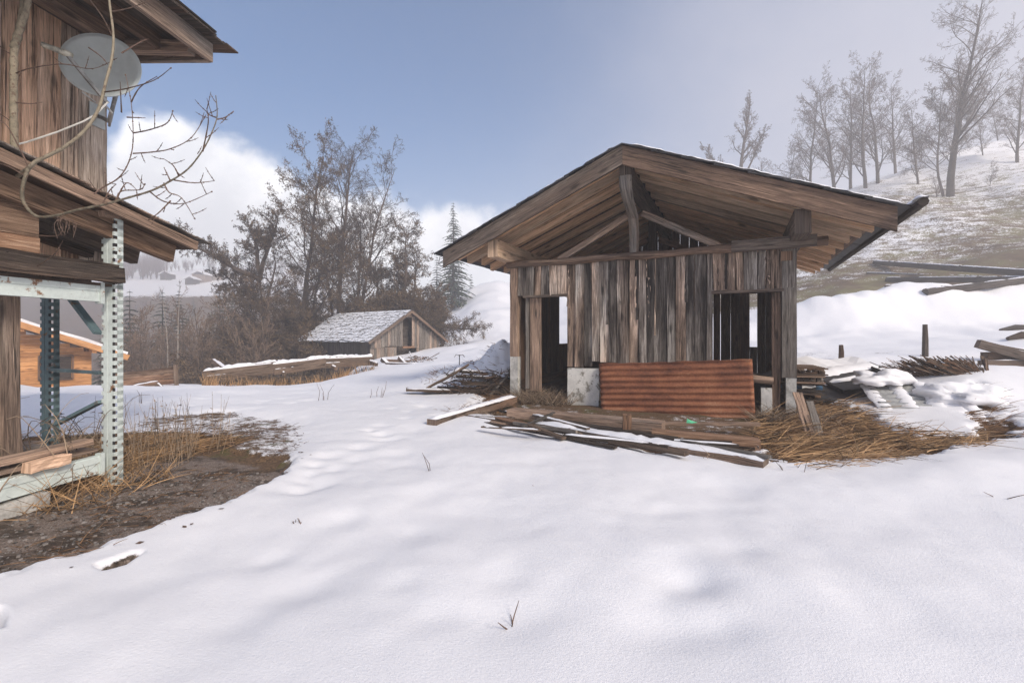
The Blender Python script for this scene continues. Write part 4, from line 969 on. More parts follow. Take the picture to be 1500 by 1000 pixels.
branch(mb,[(44,-60,3.9),(36,0,3.9),(26,55,3.9),(21,75,3.9),(20,120,3.9),(20,170,3.9),(22,235,3.9),(24,300,3.9)],.024,.029)
branch(mb,[(20,72,3.9),(30,40,3.88),(40,5,3.86),(46,-60,3.86)],.03,.02)
branch(mb,[(22,262,3.88),(31,254,3.7),(42,246,3.52),(52,237,3.5),(62,232,3.5),(95,215,3.52),(125,190,3.55),(145,158,3.6),(155,120,3.62),(164,85,3.64),(166,50,3.65),(160,0,3.66),(158,-50,3.66)],.017,.007)
branch(mb,[(44,240,3.52),(38,256,3.5),(33,275,3.5),(33,290,3.5),(40,305,3.5),(55,317,3.5),(80,316,3.48),(115,307,3.46),(150,300,3.45),(190,289,3.45),(220,280,3.45),(245,268,3.46),(275,248,3.48),(297,220,3.5),(310,195,3.52),(318,170,3.54),(316,140,3.55)],.014,.003)
T=[[(138,284,3.46),(150,275,3.5),(172,262,3.52),(185,245,3.54),(193,222,3.55),(195,195,3.56),(192,150,3.58),(184,110,3.6)],
 [(195,225,3.55),(222,223,3.55),(250,218,3.56),(280,202,3.57),(302,168,3.58)],[(195,195,3.56),(220,190,3.56),(245,180,3.57),(253,163,3.58)],
 [(297,222,3.5),(305,180,3.5),(303,160,3.52)],[(318,175,3.54),(330,172,3.55),(342,163,3.56)],[(316,172,3.54),(306,168,3.55),(302,163,3.55)],
 [(255,264,3.47),(285,268,3.48),(314,265,3.5)],[(262,258,3.47),(254,243,3.48),(240,233,3.5)],[(250,266,3.46),(240,245,3.46)],
 [(220,281,3.45),(240,295,3.45),(270,298,3.46),(310,281,3.48)],[(250,294,3.45),(232,312,3.45),(217,322,3.45)],
 [(240,268,3.46),(248,282,3.46),(266,290,3.47),(285,320,3.47)],[(170,294,3.45),(178,280,3.46),(205,278,3.47),(212,270,3.47)],
 [(150,300,3.45),(160,280,3.46),(170,270,3.47)],[(170,293,3.45),(185,268,3.46),(200,278,3.47)],
 [(22,108,3.9),(45,100,3.85),(92,94,3.8),(135,101,3.8),(172,85,3.8)],[(178,78,3.65),(205,62,3.65),(218,57,3.65)],[(164,52,3.65),(150,25,3.65),(132,0,3.66),(120,-25,3.66)],
 [(165,17,3.65),(190,12,3.64),(222,0,3.63)],[(130,70,3.66),(148,83,3.65),(158,95,3.64)],[(153,135,3.6),(185,130,3.58),(225,118,3.58),(250,100,3.58)],
 [(192,150,3.58),(205,128,3.58),(230,112,3.58)],[(178,165,3.58),(176,120,3.58)],[(186,172,3.56),(213,173,3.56)],[(22,185,3.9),(5,170,3.9),(-20,160,3.9)],
 [(42,245,3.5),(25,210,3.5),(8,182,3.5),(-10,175,3.5)],[(40,260,3.5),(15,245,3.48),(-5,238,3.46)],[(58,345,3.7),(85,345,3.6),(92,330,3.55),(80,315,3.5)],[(55,390,3.7),(80,372,3.65),(92,352,3.6)],
 [(20,80,3.9),(8,75,3.9),(-8,60,3.9)],[(22,150,3.9),(45,152,3.9),(62,150,3.9)]]
for p in T: branch(tw,p,.0058,.0022,True)
# side twiglets
for p in T[:16]+[[(190,289,3.45),(275,248,3.48),(316,150,3.54)]]:
    sp=smoothpath(p,4)
    for i in range(2,len(sp),3):
        x,y,Y=sp[i]; a=qs.uniform(0,6.28); L=qs.uniform(8,22); branch(tw,[(x,y,Y),(x+math.cos(a)*L*.5,y+math.sin(a)*L*.5-2,Y+qs.uniform(-.05,.05)),(x+math.cos(a)*L,y+math.sin(a)*L-6,Y+qs.uniform(-.08,.08))],.0035,.0016,True)
for k in range(9):   # dry seed cluster
    x,y=88+qs.uniform(-8,16),330+qs.uniform(0,12); branch(tw,[(92,318,3.48),(x+qs.uniform(-4,8),y-8,3.46),(x+4,y+qs.uniform(2,14),3.46)],.002,.0018,True)
mb.build('trunk',M['stem'],sap,smooth=True); tw.build('crown',M['twig'],sap)
# ------------------------------------------------------------------ brambles and straw round the rack
qb=random.Random(9); mb=MB()
for i in range(150):
    p=Lb(qb.uniform(-1.5,.2),qb.uniform(-.85,.10),.42 if qb.random()<.75 else .05); a=qb.uniform(0,6.28); L=qb.uniform(.25,.8); d=V3((math.cos(a)*.6,math.sin(a)*.6,qb.uniform(.5,1.4))); pts=[p]; 
    for k in range(5): p=p+d*(L/5); d=d+V3((qb.uniform(-.2,.2),qb.uniform(-.2,.2),-.33)); pts.append(p)
    mb.tube(pts,[.0042,.004,.0035,.003,.0025,.0015],4,r=qb.random())
stuff(mb.build('dry_brambles',M['bramble'],None,origin=Lb(-.5,-.3,.4)),'pale dry brambles growing through the rack')
mb=MB()
for i in range(330):
    p=Lb(qb.uniform(-.8,.35),qb.uniform(-.25,.5),.0); p.z=gz(p.x,p.y)-.01; a=qb.uniform(0,6.28); blade(mb,p,V3((math.cos(a)*.7,math.sin(a)*.7,qb.uniform(.2,1.2))),qb.uniform(.15,.5),.004,qb,.5)
stuff(mb.build('dry_grass',M['straw'],None,origin=Lb(0,0,0)),'orange dry grass round the foot of the steel rack')
mb=MB()
for i in range(140):
    p=Lb(qb.uniform(.2,1.6),qb.uniform(-1.2,.2),0); p.z=gz(p.x,p.y)-.02; L=qb.uniform(.3,.8); lean=V3((qb.uniform(-.3,.3),qb.uniform(-.3,.3),1)); e=p+lean*L
    mb.tube([p,p.lerp(e,.5)+V3((qb.uniform(-.03,.03),0,0)),e],[.0035,.003,.0015],4,r=qb.random())
    if qb.random()<.4:
        for k in range(4):
            c=p.lerp(e,qb.uniform(.4,1)); mb.tube([c,c+V3((qb.uniform(-.04,.04),qb.uniform(-.04,.04),qb.uniform(-.02,.03)))],[.006,.002],4)
stuff(mb.build('dry_weeds',M['bramble'],None,origin=Lb(.6,-.5,0)),'tall dry weeds standing in the snow behind the rack')
# ================================================================== small barn
BA=V3((-8.42,27.0,-.12)); bg=V3((.6,.8,0)); bl=V3((-.8,.6,0)); BW,BLn=5.6,7.2; EZ,RZ=1.40,3.12
def Bn(g,l,z): return BA+bg*g+bl*l+V3((0,0,z))
barn=thing('small_barn','small grey wooden hay barn with a snow-dusted shingle roof below bare trees','barn',Bn(BW/2,BLn/2,0))
def bro(g): return EZ+(RZ-EZ)*(1-abs(g-BW/2)/(BW/2))
qn=random.Random(15); mb=MB(); m2=MB(); m3=MB(); g=0
while g<BW-.02:
    w=min(qn.uniform(.18,.28),BW-g); gc=g+w/2
    up0=.78+.12*math.sin(g)
    if not (2.45<gc<3.25): mb.beam(Bn(gc,-.03,up0),Bn(gc,-.03,bro(gc)-.05),w-.012,.03,side=bg,segs=2,jit=.008,r=qn.random())
    else: mb.beam(Bn(gc,-.03,2.72),Bn(gc,-.03,bro(gc)-.05),w-.012,.03,side=bg,r=qn.random())
    if not (2.0<gc<3.5): (m2 if gc<2.5 else m3).beam(Bn(gc,.02,-.5),Bn(gc,.02,.85),w-.012,.03,side=bg,segs=2,jit=.006,r=qn.random())
    g+=w
mb.build('gable_wall',M['barn'],barn); m2.build('lower_wall',M['barn'],barn); m3.build('lower_wall',M['barn'],barn)
mb=MB(); mb.beam(Bn(2.4,-.05,.82),Bn(3.35,-.05,.82),.1,.12,side=bl,r=.9); mb.build('door_sill',M['orange'],barn)
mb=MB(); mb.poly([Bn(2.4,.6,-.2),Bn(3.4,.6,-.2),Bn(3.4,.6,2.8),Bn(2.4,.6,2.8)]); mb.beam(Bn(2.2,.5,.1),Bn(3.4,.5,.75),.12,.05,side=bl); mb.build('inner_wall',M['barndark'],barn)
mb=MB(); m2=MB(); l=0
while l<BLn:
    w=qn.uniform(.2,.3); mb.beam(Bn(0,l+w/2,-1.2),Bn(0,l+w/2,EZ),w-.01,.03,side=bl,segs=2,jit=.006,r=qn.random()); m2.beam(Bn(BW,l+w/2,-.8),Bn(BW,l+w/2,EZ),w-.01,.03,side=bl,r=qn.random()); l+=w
mb.build('side_wall',M['barndark'],barn); m2.build('side_wall',M['barndark'],barn)  # shade on the long sides is in the colour, darker than the gable
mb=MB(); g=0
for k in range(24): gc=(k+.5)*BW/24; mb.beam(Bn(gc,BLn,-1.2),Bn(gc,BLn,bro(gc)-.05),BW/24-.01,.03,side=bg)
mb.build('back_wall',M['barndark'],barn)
mb=MB(); sl=(RZ-EZ)/(BW/2)
for sgn in (-1,1):
    nrow=11; run=BW/2+.42
    for i in range(nrow):
        l=-.45
        while l<BLn+.35:
            w=qn.uniform(.14,.55); h1=(nrow-i)*run/nrow+qn.uniform(-.09,.09); h0=(nrow-i-1)*run/nrow-.0
            ga=BW/2+sgn*max(h0-.06,0); gb=BW/2+sgn*(h1+qn.uniform(-.03,.03)); za=RZ-sl*abs(ga-BW/2)+.055+.02; zb=RZ-sl*abs(gb-BW/2)+.055+.045+qn.uniform(0,.02)
            if qn.random()>.03: mb.beam(Bn(gb,l+w/2,zb),Bn(ga,l+w/2,za),w-.02,.02,side=bl,r=qn.random())
            l+=w
    mb.beam(Bn(BW/2,BLn/2-.05,RZ+.02),Bn(BW/2+sgn*run,BLn/2-.05,RZ-sl*run+.02),BLn+.7,.03,side=bl,r=.2)
mb.build('roof',M['shingle'],barn)
mb=MB()
for sgn in (-1,1): mb.beam(Bn(BW/2,-.47,RZ-.03),Bn(BW/2+sgn*(BW/2+.42),-.47,RZ-sl*(BW/2+.42)-.03),.04,.15,side=bl,segs=4,jit=.004)
mb.build('bargeboard',M['barge'],barn)
# ------------------------------------------------------------------ snowy beams stacked on the crest
GB='beams stacked on the snow crest at the left'
names=['front','middle','rear']; seg=[((303,553),(406,541),15.6,16.6,'leftmost stack'),((400,543),(476,533),16.6,18.0,'middle stack'),((470,534),(545,530),18.0,20.0,'stack nearest the barn')]
for k,(a,b,Y0,Y1,nm) in enumerate(seg):
    for j in range(4):
        lay,row=j//2,j%2; off=V3((.08,-.34,0))*(1-row*1.9)+V3((0,0,.0))
        p0=at(a[0]+(4 if lay==0 else 0),a[1],Y0)+off; p1=at(b[0]+qn.uniform(-3,3),b[1],Y1)+off
        p0.z=at(a[0],a[1],Y0).z+(.0 if lay==0 else .20)-.02; p1.z=at(b[0],b[1],Y1).z+(.0 if lay==0 else .20)-.02
        if row==0 and lay==1: p0.z-=.03; p1.z-=.03
        ob=log('beam',p0,p1,.10,'%s %s beam of the %s on the snow crest'%(('lower','upper')[lay],('front','rear')[row],nm),'beam',GB,'log',((.10,.25) if lay==1 else (.05,.2)),True,r=.3)
for k,(a,b,Y,lab) in enumerate((((312,528),(338,548),16.0,'stake lying across the left end of the snowy beams'),((398,531),(416,548),16.8,'stake lying across the snowy beams at the joint of the left and middle stacks'),((464,524),(492,540),18.2,'stake across the snowy beams at the joint nearest the barn'),((520,522),(552,534),19.6,'stake across the right end of the snowy beams'))):
    p0=at(*a,Y+.5); p1=at(*b,Y-.4); log('stake',p0,p1,.07,lab,'stake','stakes across the snowy beams','log',(.08,.05),True)
for k,(a,b,Y,lab) in enumerate((((560,528),(600,530),22,'snowy timber just left of the barn door'),((566,534),(612,535),21,'low snowy timber lying before the barn'),((560,526),(574,540),21.5,'slanting snowy stake before the barn gable'),((585,524),(600,540),21.7,'second slanting stake, right of the first before the barn gable'))):
    log('timber',at(*a,Y),at(*b,Y-.5),.09,lab,'timber','timbers before the barn','snowwood',(.05,.05),True)
mb=MB(); qq=random.Random(3)
for i in range(120):
    p=at(qq.uniform(598,632),qq.uniform(522,538),qq.uniform(21,23)); a=qq.uniform(0,6.28); d=V3((math.cos(a),math.sin(a)*.5,qq.uniform(-.3,.6)))*qq.uniform(.2,.5); mb.beam(p,p+d,.04,.03,r=qq.random())
stuff(mb.build('brushwood',M['snowwood'],None,origin=at(610,535,22)),'snowy brushwood heap at the barn corner')
mb=MB()
for i in range(900):
    t=qq.random(); t=t if qq.random()<.6 else qq.choice((.02,.42,.8))+qq.uniform(-.03,.05); px=298+t*250; Y=15.0+4.2*t-.35; base=V3(at(px,500,Y)); base.z=gz(base.x,base.y); blade(mb,base,V3((qq.uniform(-.5,.5),qq.uniform(-.4,.2),1)),qq.uniform(.15,.45),.009,qq,.25)
stuff(mb.build('dry_grass',M['straw'],None,origin=at(420,550,17)),'orange dry grass stems before the snowy beams')
# brown board fence piece and chalet on the left
wp=thing('plank_fence','low rusty brown board panel on the snow crest beside a bare post','fence',at(215,570,14.6))
mb=MB(); p0=at(168,556,14.8); p1=at(256,549,14.8); 
for k in range(4): mb.beam(at(165,551+7*k,14.9),at(257,541+8.5*k,14.7),.03,.165,segs=4,jit=.004,side=V3((0,1,0)),r=qq.random())
mb.build('boards',M['chalet'] if 0 else M['orange'],wp)
mb=MB(); mb.beam(at(259,572,14.6),at(257,534,14.6),.1,.08,segs=3,jit=.005); mb.build('post',M['log'],wp)
for k,(a,b,lab) in enumerate((((182,570),(232,561),'snow-topped plank lying below the brown board panel'),((228,561),(240,572),'short snowy offcut at the right end of the plank by the board panel'))):
    log('plank',at(*a,14.2),at(*b,14.2),.06,lab,'plank','planks by the board panel','log',(.05,.05),True)
ch=thing('chalet','sunlit orange timber chalet with a snowy roof seen through the steel rack','chalet',V3((-20,21,-.7)))
cg=V3((.66,.75,0)); cl=V3((-.75,.66,0)); CO=at(146,545,22.0); CO.z=-1.0
def Ch(a,b,z): return CO+cg*a+cl*b+V3((0,0,z))
def chr_(a): return 1.80+.43*(-a) if a>-5 else 1.80+.43*(10+a)
mb=MB()
for k in range(20):
    z=.1+.2*k+.1; a1=min(-.3,-(z-1.55)/.43); a0=-10-a1
    if a1-a0>.3: mb.beam(Ch(a0,0,z),Ch(a1,0,z),.17,.192,side=cl,r=qn.random())
mb.build('gable_wall',M['chalet'],ch)
mb=MB()
for k in range(9): mb.beam(Ch(-.4,.1,.1+.2*k+.1),Ch(-.4,8,.1+.2*k+.1),.17,.192,side=cg,r=qn.random()); mb.beam(Ch(-9.6,.1,.1+.2*k+.1),Ch(-9.6,8,.1+.2*k+.1),.17,.192,side=cg,r=qn.random())
mb.build('side_wall',M['chalet'],ch)
for a,z in ((-1.5,1.0),(-3.6,1.3),(-6.0,1.3)):
    mb=MB(); mb.beam(Ch(a-.5,-.1,z),Ch(a+.5,-.1,z),.05,1.0,side=cl); w_=mb.build('window',M['dark'],ch)
    m2=MB()
    for q0,q1 in (((-.55,.55),(.55,.55)),((-.55,-.55),(.55,-.55)),((-.55,-.55),(-.55,.55)),((.55,-.55),(.55,.55)),((0,-.5),(0,.5))): m2.beam(Ch(a+q0[0],-.14,z+q0[1]),Ch(a+q1[0],-.14,z+q1[1]),.06,.07,side=cl)
    m2.build('frame',M['log'],w_,origin=ch['_o'])
rm=MB(); sm_=MB()
for sg in (0,1):
    e=(.9,-5) if sg==0 else (-10.9,-5)
    rm.beam(Ch(e[0],3.5,1.80-.43*.9),Ch(e[1],3.5,1.80+.43*5),9.4,.14,side=cl); sm_.beam(Ch(e[0]*.99,3.5,1.80-.43*.8+.14),Ch(e[1],3.5,1.80+.43*5+.16),9.1,.16,side=cl,segs=8,jit=.03)
rfc=rm.build('roof',M['barge'],ch); sm_.build('snow_cover',M['snow'],rfc,origin=ch['_o'])
mb=MB(); mb.beam(Ch(.9,-1.22,1.80-.43*.9-.02),Ch(-5,-1.22,1.80+.43*5-.02),.05,.26,side=cl); mb.beam(Ch(-10.9,-1.22,1.80-.43*.9-.02),Ch(-5,-1.22,1.80+.43*5-.02),.05,.26,side=cl); mb.build('bargeboard',M['chalet'],ch)
for a in (-.3,-2.6,-5.0):
    mb=MB(); mb.beam(Ch(a,-1.15,1.62-.43*a),Ch(a,.2,1.62-.43*a),.16,.2,side=cg); mb.build('purlin_end',M['chalet'],ch)

# ================================================================== trees
def grow(mT,mC,p,d,L,r,lv,P,q):
    n=P['seg'][lv]; pts=[p.copy()]; rad=[r]; dd=[d]; wig=P['wig'][lv]; up=P['up'][lv]
    re=max(r*P.get('taper',.10),P['rmin'])
    for i in range(n):
        d=V3((d.x+q.gauss(0,wig),d.y+q.gauss(0,wig),d.z+q.gauss(0,wig)+up)).normalized()
        p=p+d*(L/n); pts.append(p); rad.append(r+(re-r)*(i+1)/n); dd.append(d)
    (mT if lv<P['tl'] else mC).tube(pts,rad,(8,5,4,3,3,3)[lv],r=q.random(),cap=False)
    if lv>=P['lf'] and P.get('leaf',0)>0:
        for i in range(int(P['leaf']*L+q.random())):
            c=pts[q.randrange(len(pts))]+V3((q.gauss(0,.06),q.gauss(0,.06),q.gauss(0,.06)))*P.get('lsp',1)
            s=P['ls']*q.uniform(.5,1.4); a=V3((q.gauss(0,1),q.gauss(0,1),q.gauss(0,1))).normalized(); b=a.orthogonal().normalized()
            P['ml'].poly([c-a*s*1.25,c+b*s*.26,c+a*s*1.25,c-b*s*.26],q.random())
    if lv+1<P['lv']:
        k=P['n'][lv]; k=max(1,int(round(k*(.6+.4*min(1.5,L/P['L0'][lv])))))
        for i in range(k):
            t=P['st'][lv]+(1-P['st'][lv])*((i+q.random())/k); j=min(n-1,int(t*n)); f=t*n-j; c=pts[j].lerp(pts[j+1],f)
            ang=R(q.gauss(P['ang'][lv],9)); ax=dd[j+1].orthogonal().normalized(); ax=Quaternion(dd[j+1],q.uniform(0,6.283))@ax
            nd=Quaternion(ax,ang)@dd[j+1]
            cl=L*P['rat'][lv]*(1.1-.65*t*P.get('tf',1))*q.uniform(.7,1.25)
            grow(mT,mC,c,nd,cl,max(rad[j]*P['rr'][lv],P['rmin']),lv+1,P,q)
def P_(**k):
    d=dict(lv=5,tl=2,lf=3,seg=(9,6,4,3,2),wig=(.05,.12,.16,.2,.2),up=(.02,.05,.03,.02,.0),n=(14,8,6,4),st=(.3,.2,.15,.1),ang=(48,45,45,45),rat=(.5,.45,.45,.45),rr=(.42,.5,.5,.6),L0=(9,4,2,1),rmin=.008)
    d.update(k); return d
def tree(name,label,base,stems,P,seed,matT,matC,matL=None,group=None,cat='tree'):
    """stems: list of (direction, length, radius, offset)"""
    q=random.Random(seed); mT,mC,ml=MB(),MB(),MB(); P=dict(P); P['ml']=ml
    base=V3(base); t=thing(name,label,cat,base,group)
    for (d,L,r,o) in stems:
        P['L0']=tuple(L*x for x in (1,.45,.2,.1)); grow(mT,mC,base+V3(o),V3(d).normalized(),L,r,0,P,q)
    mT.build('trunk',M[matT],t); c=mC.build('crown',M[matC],t)
    if ml.f: ml.build('foliage',M[matL],t)
    return t
def gpt(px,Y,dz=-.3): x=(px-CX)/F*Y; return V3((x,Y,gz(x,Y)+dz))
GT='old trees around the small barn'
# tall bare tree behind the barn: three stems
b=gpt(500,36); H=(at(512,165,36).z-b.z)*.88
tree('bare_tree','tallest bare tree behind the small barn, several slender stems against the blue sky',b,[((.03,0,1),H,.26,(0,0,0)),((.13,.05,1),H*.93,.2,(.6,.2,0)),((.24,-.05,1),H*.75,.2,(1.0,-.2,0)),((-.03,.1,1),H*.85,.16,(-.5,.3,0))],P_(n=(22,10,8,5),st=(.36,.2,.15,.1),ang=(44,44,46,46),rat=(.33,.46,.48,.5),up=(.015,.07,.05,.03,0),rmin=.009),101,'bark','bark',None,GT)
# lichen-clad dense tree left of it
b=gpt(432,34); H=at(432,235,34).z-b.z
tree('lichen_tree','dense tree clad in brown lichen left of the tallest bare tree',b,[((-.02,0,1),H,.3,(0,0,0)),((-.16,.1,1),H*.75,.2,(-.4,.2,0)),((.10,.1,1),H*.8,.2,(.4,.3,0))],P_(n=(30,10,8,5),st=(.10,.1,.1,.1),ang=(62,48,46,46),rat=(.34,.46,.48,.5),up=(.01,.05,.03,.0,0),wig=(.07,.15,.2,.22,.2),rmin=.010,leaf=6,ls=.09,lf=2,lsp=1.6),102,'bark','bark','lichen',GT)
# leaning old fruit tree at the left
b=gpt(392,33); 
tree('fruit_tree','old crooked fruit tree reaching out left above the valley',b,[((-.03,-.05,1),12.0,.34,(0,0,0)),((-.85,0,.5),6.2,.2,(-.3,-.3,10.6)),((-.7,.1,.6),5.2,.16,(-.2,-.2,8.2)),((.2,.1,1),4.6,.17,(-.3,-.4,11.0)),((-.35,.2,.9),5.0,.16,(-.3,-.4,10.9))],P_(n=(17,10,8,5),st=(.3,.15,.1,.1),ang=(50,46,45,45),rat=(.36,.46,.48,.5),up=(.02,.06,.03,.02,0),wig=(.10,.18,.22,.24,.2),rmin=.010,leaf=2.5,ls=.075,lf=2,lsp=1.4),103,'bark','bark','lichen',GT)
# round dense tree right
b=gpt(578,37); H=at(575,335,37).z-b.z
tree('lichen_tree','rounded brown lichen tree right of the tallest bare tree, behind the barn ridge',b,[((0,0,1),H,.26,(0,0,0)),((.25,.1,1),H*.85,.2,(.3,.2,0)),((-.2,.1,1),H*.8,.2,(-.3,.2,0))],P_(n=(24,10,8,5),st=(.15,.1,.1,.1),ang=(60,48,46,46),rat=(.38,.46,.48,.5),up=(.0,.02,.0,-.02,0),wig=(.09,.15,.2,.22,.2),rmin=.010,leaf=6,ls=.09,lf=2,lsp=1.6),104,'bark','bark','lichen',GT)
b=gpt(626,36,-.2)
tree('drooping_tree','low tree with drooping branches right of the barn roof',b,[((.15,0,1),4.8,.17,(0,0,0)),((.7,.1,.8),4.4,.13,(.1,0,1.6)),((-.4,.1,.9),3.8,.13,(-.1,0,1.2))],P_(n=(14,8,6,4),st=(.3,.1,.1,.1),ang=(62,48,45,45),rat=(.5,.5,.5,.5),up=(-.05,-.09,-.1,-.08,-.05),wig=(.12,.16,.2,.2,.2),leaf=8,ls=.07,lf=2,lsp=1.5),105,'bark','bark','lichen',GT)
BP=P_(lv=4,n=(20,10,8),st=(.1,.1,.1),ang=(52,46,45),rat=(.5,.5,.5),up=(.0,.02,.0,0),wig=(.14,.18,.2,.2),seg=(6,5,3,2),tl=1,leaf=11,ls=.095,lf=1,lsp=2.2,rmin=.012)
for k,(px,Y,hh,lab) in enumerate(((322,30,4.2,'leftmost olive brown thicket bush above the snowy beams'),(362,31,5.6,'tall olive brown thicket bush under the crooked fruit tree'),(402,30,5.8,'dense olive brown bush below the lichen tree, left of the barn'),(445,33,6.4,'tall bush crowding the barn side from behind'),(492,35.5,6.2,'brown bush behind the barn roof, below the tallest tree'),(540,36,5.6,'brown bush just above the barn ridge'),(612,38,5.2,'brown bush behind the right slope of the barn roof'),(385,27.5,2.6,'low dark bush by the barn left wall'))):
    b=gpt(px,Y,-.2); top=hh
    st=[((random.Random(k*9+j).uniform(-.45,.45),random.Random(k*7+j).uniform(-.4,.4),1),top*(1-.08*(j%3)),.07,((j-2.5)*.35,(j%2)*.4,0)) for j in range(6)]
    tree('bush',lab,b,st,BP,200+k,'bark','bark','lichen','bushes around the small barn','bush')
# saplings in the valley thicket
SP=P_(lv=4,n=(22,7,4),st=(.15,.15,.1),ang=(38,40,42),rat=(.26,.5,.5),up=(.01,.08,.05,0),wig=(.03,.1,.16,.2),seg=(8,4,3,2),tl=1,rmin=.013)
GS='bare saplings in the valley thicket'
SL_='thin bare purplish sapling in the thicket beyond the snow crest'
protos=[]
for k in range(4): protos.append(tree('bare_sapling',SL_,(0,0,0),[((.02,0,1),9.0,.075,(0,0,0)),((.12*(1 if k%2 else -1),.1,1),7.0,.055,(.3,0,0))],SP,300+k,'bark','purple',None,GS))
qv=random.Random(77); first=[True]*4
for k in range(50):
    px=qv.uniform(165,395); Y=qv.uniform(27,46); b=gpt(px,Y,-.2); top=at(0,qv.uniform(452,500) if px<300 else qv.uniform(430,500),Y).z; i=k%4; o=protos[i] if first[i] else copy_tree(protos[i]); first[i]=False
    o.location=b; s=max(.35,(top-b.z)/9.0); o.scale=(s,s,s); o.rotation_euler=(0,0,qv.uniform(0,6.28))
for k,(px,Y,py,lab) in enumerate(((258,33,425,'pale birch trunk standing out in the valley thicket'),(247,34,440,'second pale birch just left of the pale trunk in the thicket'))):
    b=gpt(px,Y,-.2); tree('birch',lab,b,[((0.0,0,1),at(0,py,Y).z-b.z,.09,(0,0,0))],P_(lv=4,n=(16,6,4),st=(.3,.2,.1),ang=(35,40,40),rat=(.22,.5,.5),seg=(8,4,3,2),tl=1,rmin=.009,up=(.0,.06,.04,0),wig=(.02,.1,.15,.2)),330+k,'bark2','purple',None,'birches in the valley thicket')
# spruces
def spruce(label,base,H,seed,group,dens=1.0,name='spruce_tree'):
    q=random.Random(seed); t=thing(name,label,'tree',base,group); mT,mC=MB(),MB(); base=V3(base)
    mT.tube([base+V3((0,0,H*i/6)) for i in range(7)],[.018*H*(1-i/6.2) for i in range(7)],7); nl=int(H*2.6*dens)
    for i in range(nl):
        f=(i+.5)/nl; z=H*(.06+.94*f); Lb_=H*.20*(1-f)**.8+.12; nb=int(6+4*(1-f))
        for j in range(nb):
            a=q.uniform(0,6.28); L=Lb_*q.uniform(.65,1.2); d=V3((math.cos(a),math.sin(a),0)); s_=V3((-d.y,d.x,0)); p=base+V3((0,0,z)); m=6
            for k in range(m):
                t0=k/m; t1=(k+1)/m; c0=p+d*(L*t0)+V3((0,0,-.42*L*t0*t0+.12*L*t0)); c1=p+d*(L*t1)+V3((0,0,-.42*L*t1*t1+.12*L*t1)); w=.20*L*(1-t0)+.06
                for sg in (-1,1):
                    e=c1+s_*(sg*w*q.uniform(.6,1.2))+V3((0,0,-w*q.uniform(.2,.8)))+d*w*.3; mC.poly([c0,c1,e],q.random())
                e=c0+V3((0,0,-w*q.uniform(.5,1.1)))+d*w*.2; mC.poly([c0,c1,e],q.random())
    mT.build('trunk',M['bark'],t); mC.build('crown',M['spruce'],t); return t
for k,(px,Y,py,lab) in enumerate(((190,38,424,'dark green spruce nearest the steel rack'),(168,44,440,'spruce half hidden behind the steel rack upright'),(238,46,426,'spruce behind the pale birches, left of a twin'),(262,50,424,'twin spruce just right of the one behind the birches'),(322,48,416,'dark spruce left of the crooked fruit tree'),(340,52,428,'shorter spruce behind the crooked fruit tree'))):
    b=gpt(px,Y,-.2); spruce(lab,b,at(0,py,Y).z-b.z,400+k,'spruces beyond the snow crest')
b=gpt(664,66,-.3); spruce('tall misty spruce standing alone left of the shed roof',b,at(0,296,66).z-b.z,410,'misty spruces by the shed')
b=gpt(640,70,-.3); spruce('lower misty spruce left of the lone tall one',b,at(0,372,70).z-b.z,411,'misty spruces by the shed')
b=gpt(690,72,-.3); spruce('small misty spruce just right of the lone tall one',b,at(0,400,72).z-b.z,412,'misty spruces by the shed')
# hillside trees at the right
GH='bare trees on the misty right slope'
HP=P_(n=(24,9,8,5),st=(.08,.2,.15,.1),ang=(40,42,44,46),rat=(.34,.48,.5,.55),up=(.01,.06,.05,.03,0),rmin=.012,taper=.1)
b=gpt(1392,58,-.3); H=at(0,22,58).z-b.z
tree('bare_tree','tallest bare tree on the misty slope with small clinging leaves',b,[((.01,0,1),H,.42,(0,0,0)),((.1,.1,1),H*.75,.2,(.5,.3,0)),((-.12,.1,1),H*.6,.16,(-.5,.3,0))],dict(P_(n=(28,10,8,5),st=(.26,.2,.15,.1),ang=(42,42,44,46),rat=(.34,.46,.5,.55),up=(.01,.06,.05,.03,0),rmin=.010,taper=.08),leaf=1.2,ls=.13,lf=4,lsp=1.5),501,'bark','fartwig','lichen',GH)
b=gpt(1078,74,-.3); H=at(0,150,74).z-b.z
tree('bare_tree','lone misty bare tree rising above the shed roof',b,[((.0,0,1),H,.5,(0,0,0)),((.45,.1,1),H*.62,.25,(.2,0,H*.25)),((-.35,.1,1),H*.5,.2,(-.2,0,H*.25))],P_(n=(24,9,7,4),st=(.5,.2,.15,.1),ang=(32,40,45,45),rat=(.24,.46,.48,.5),up=(.02,.09,.06,.03,0),rmin=.016),502,'bark','fartwig',None,GH)
pr=[]
for k in range(3): pr.append(tree('bare_tree','x',(0,0,0),[((.02*(k-1),0,1),18,.26,(0,0,0))],HP,510+k,'bark','fartwig',None,GH))
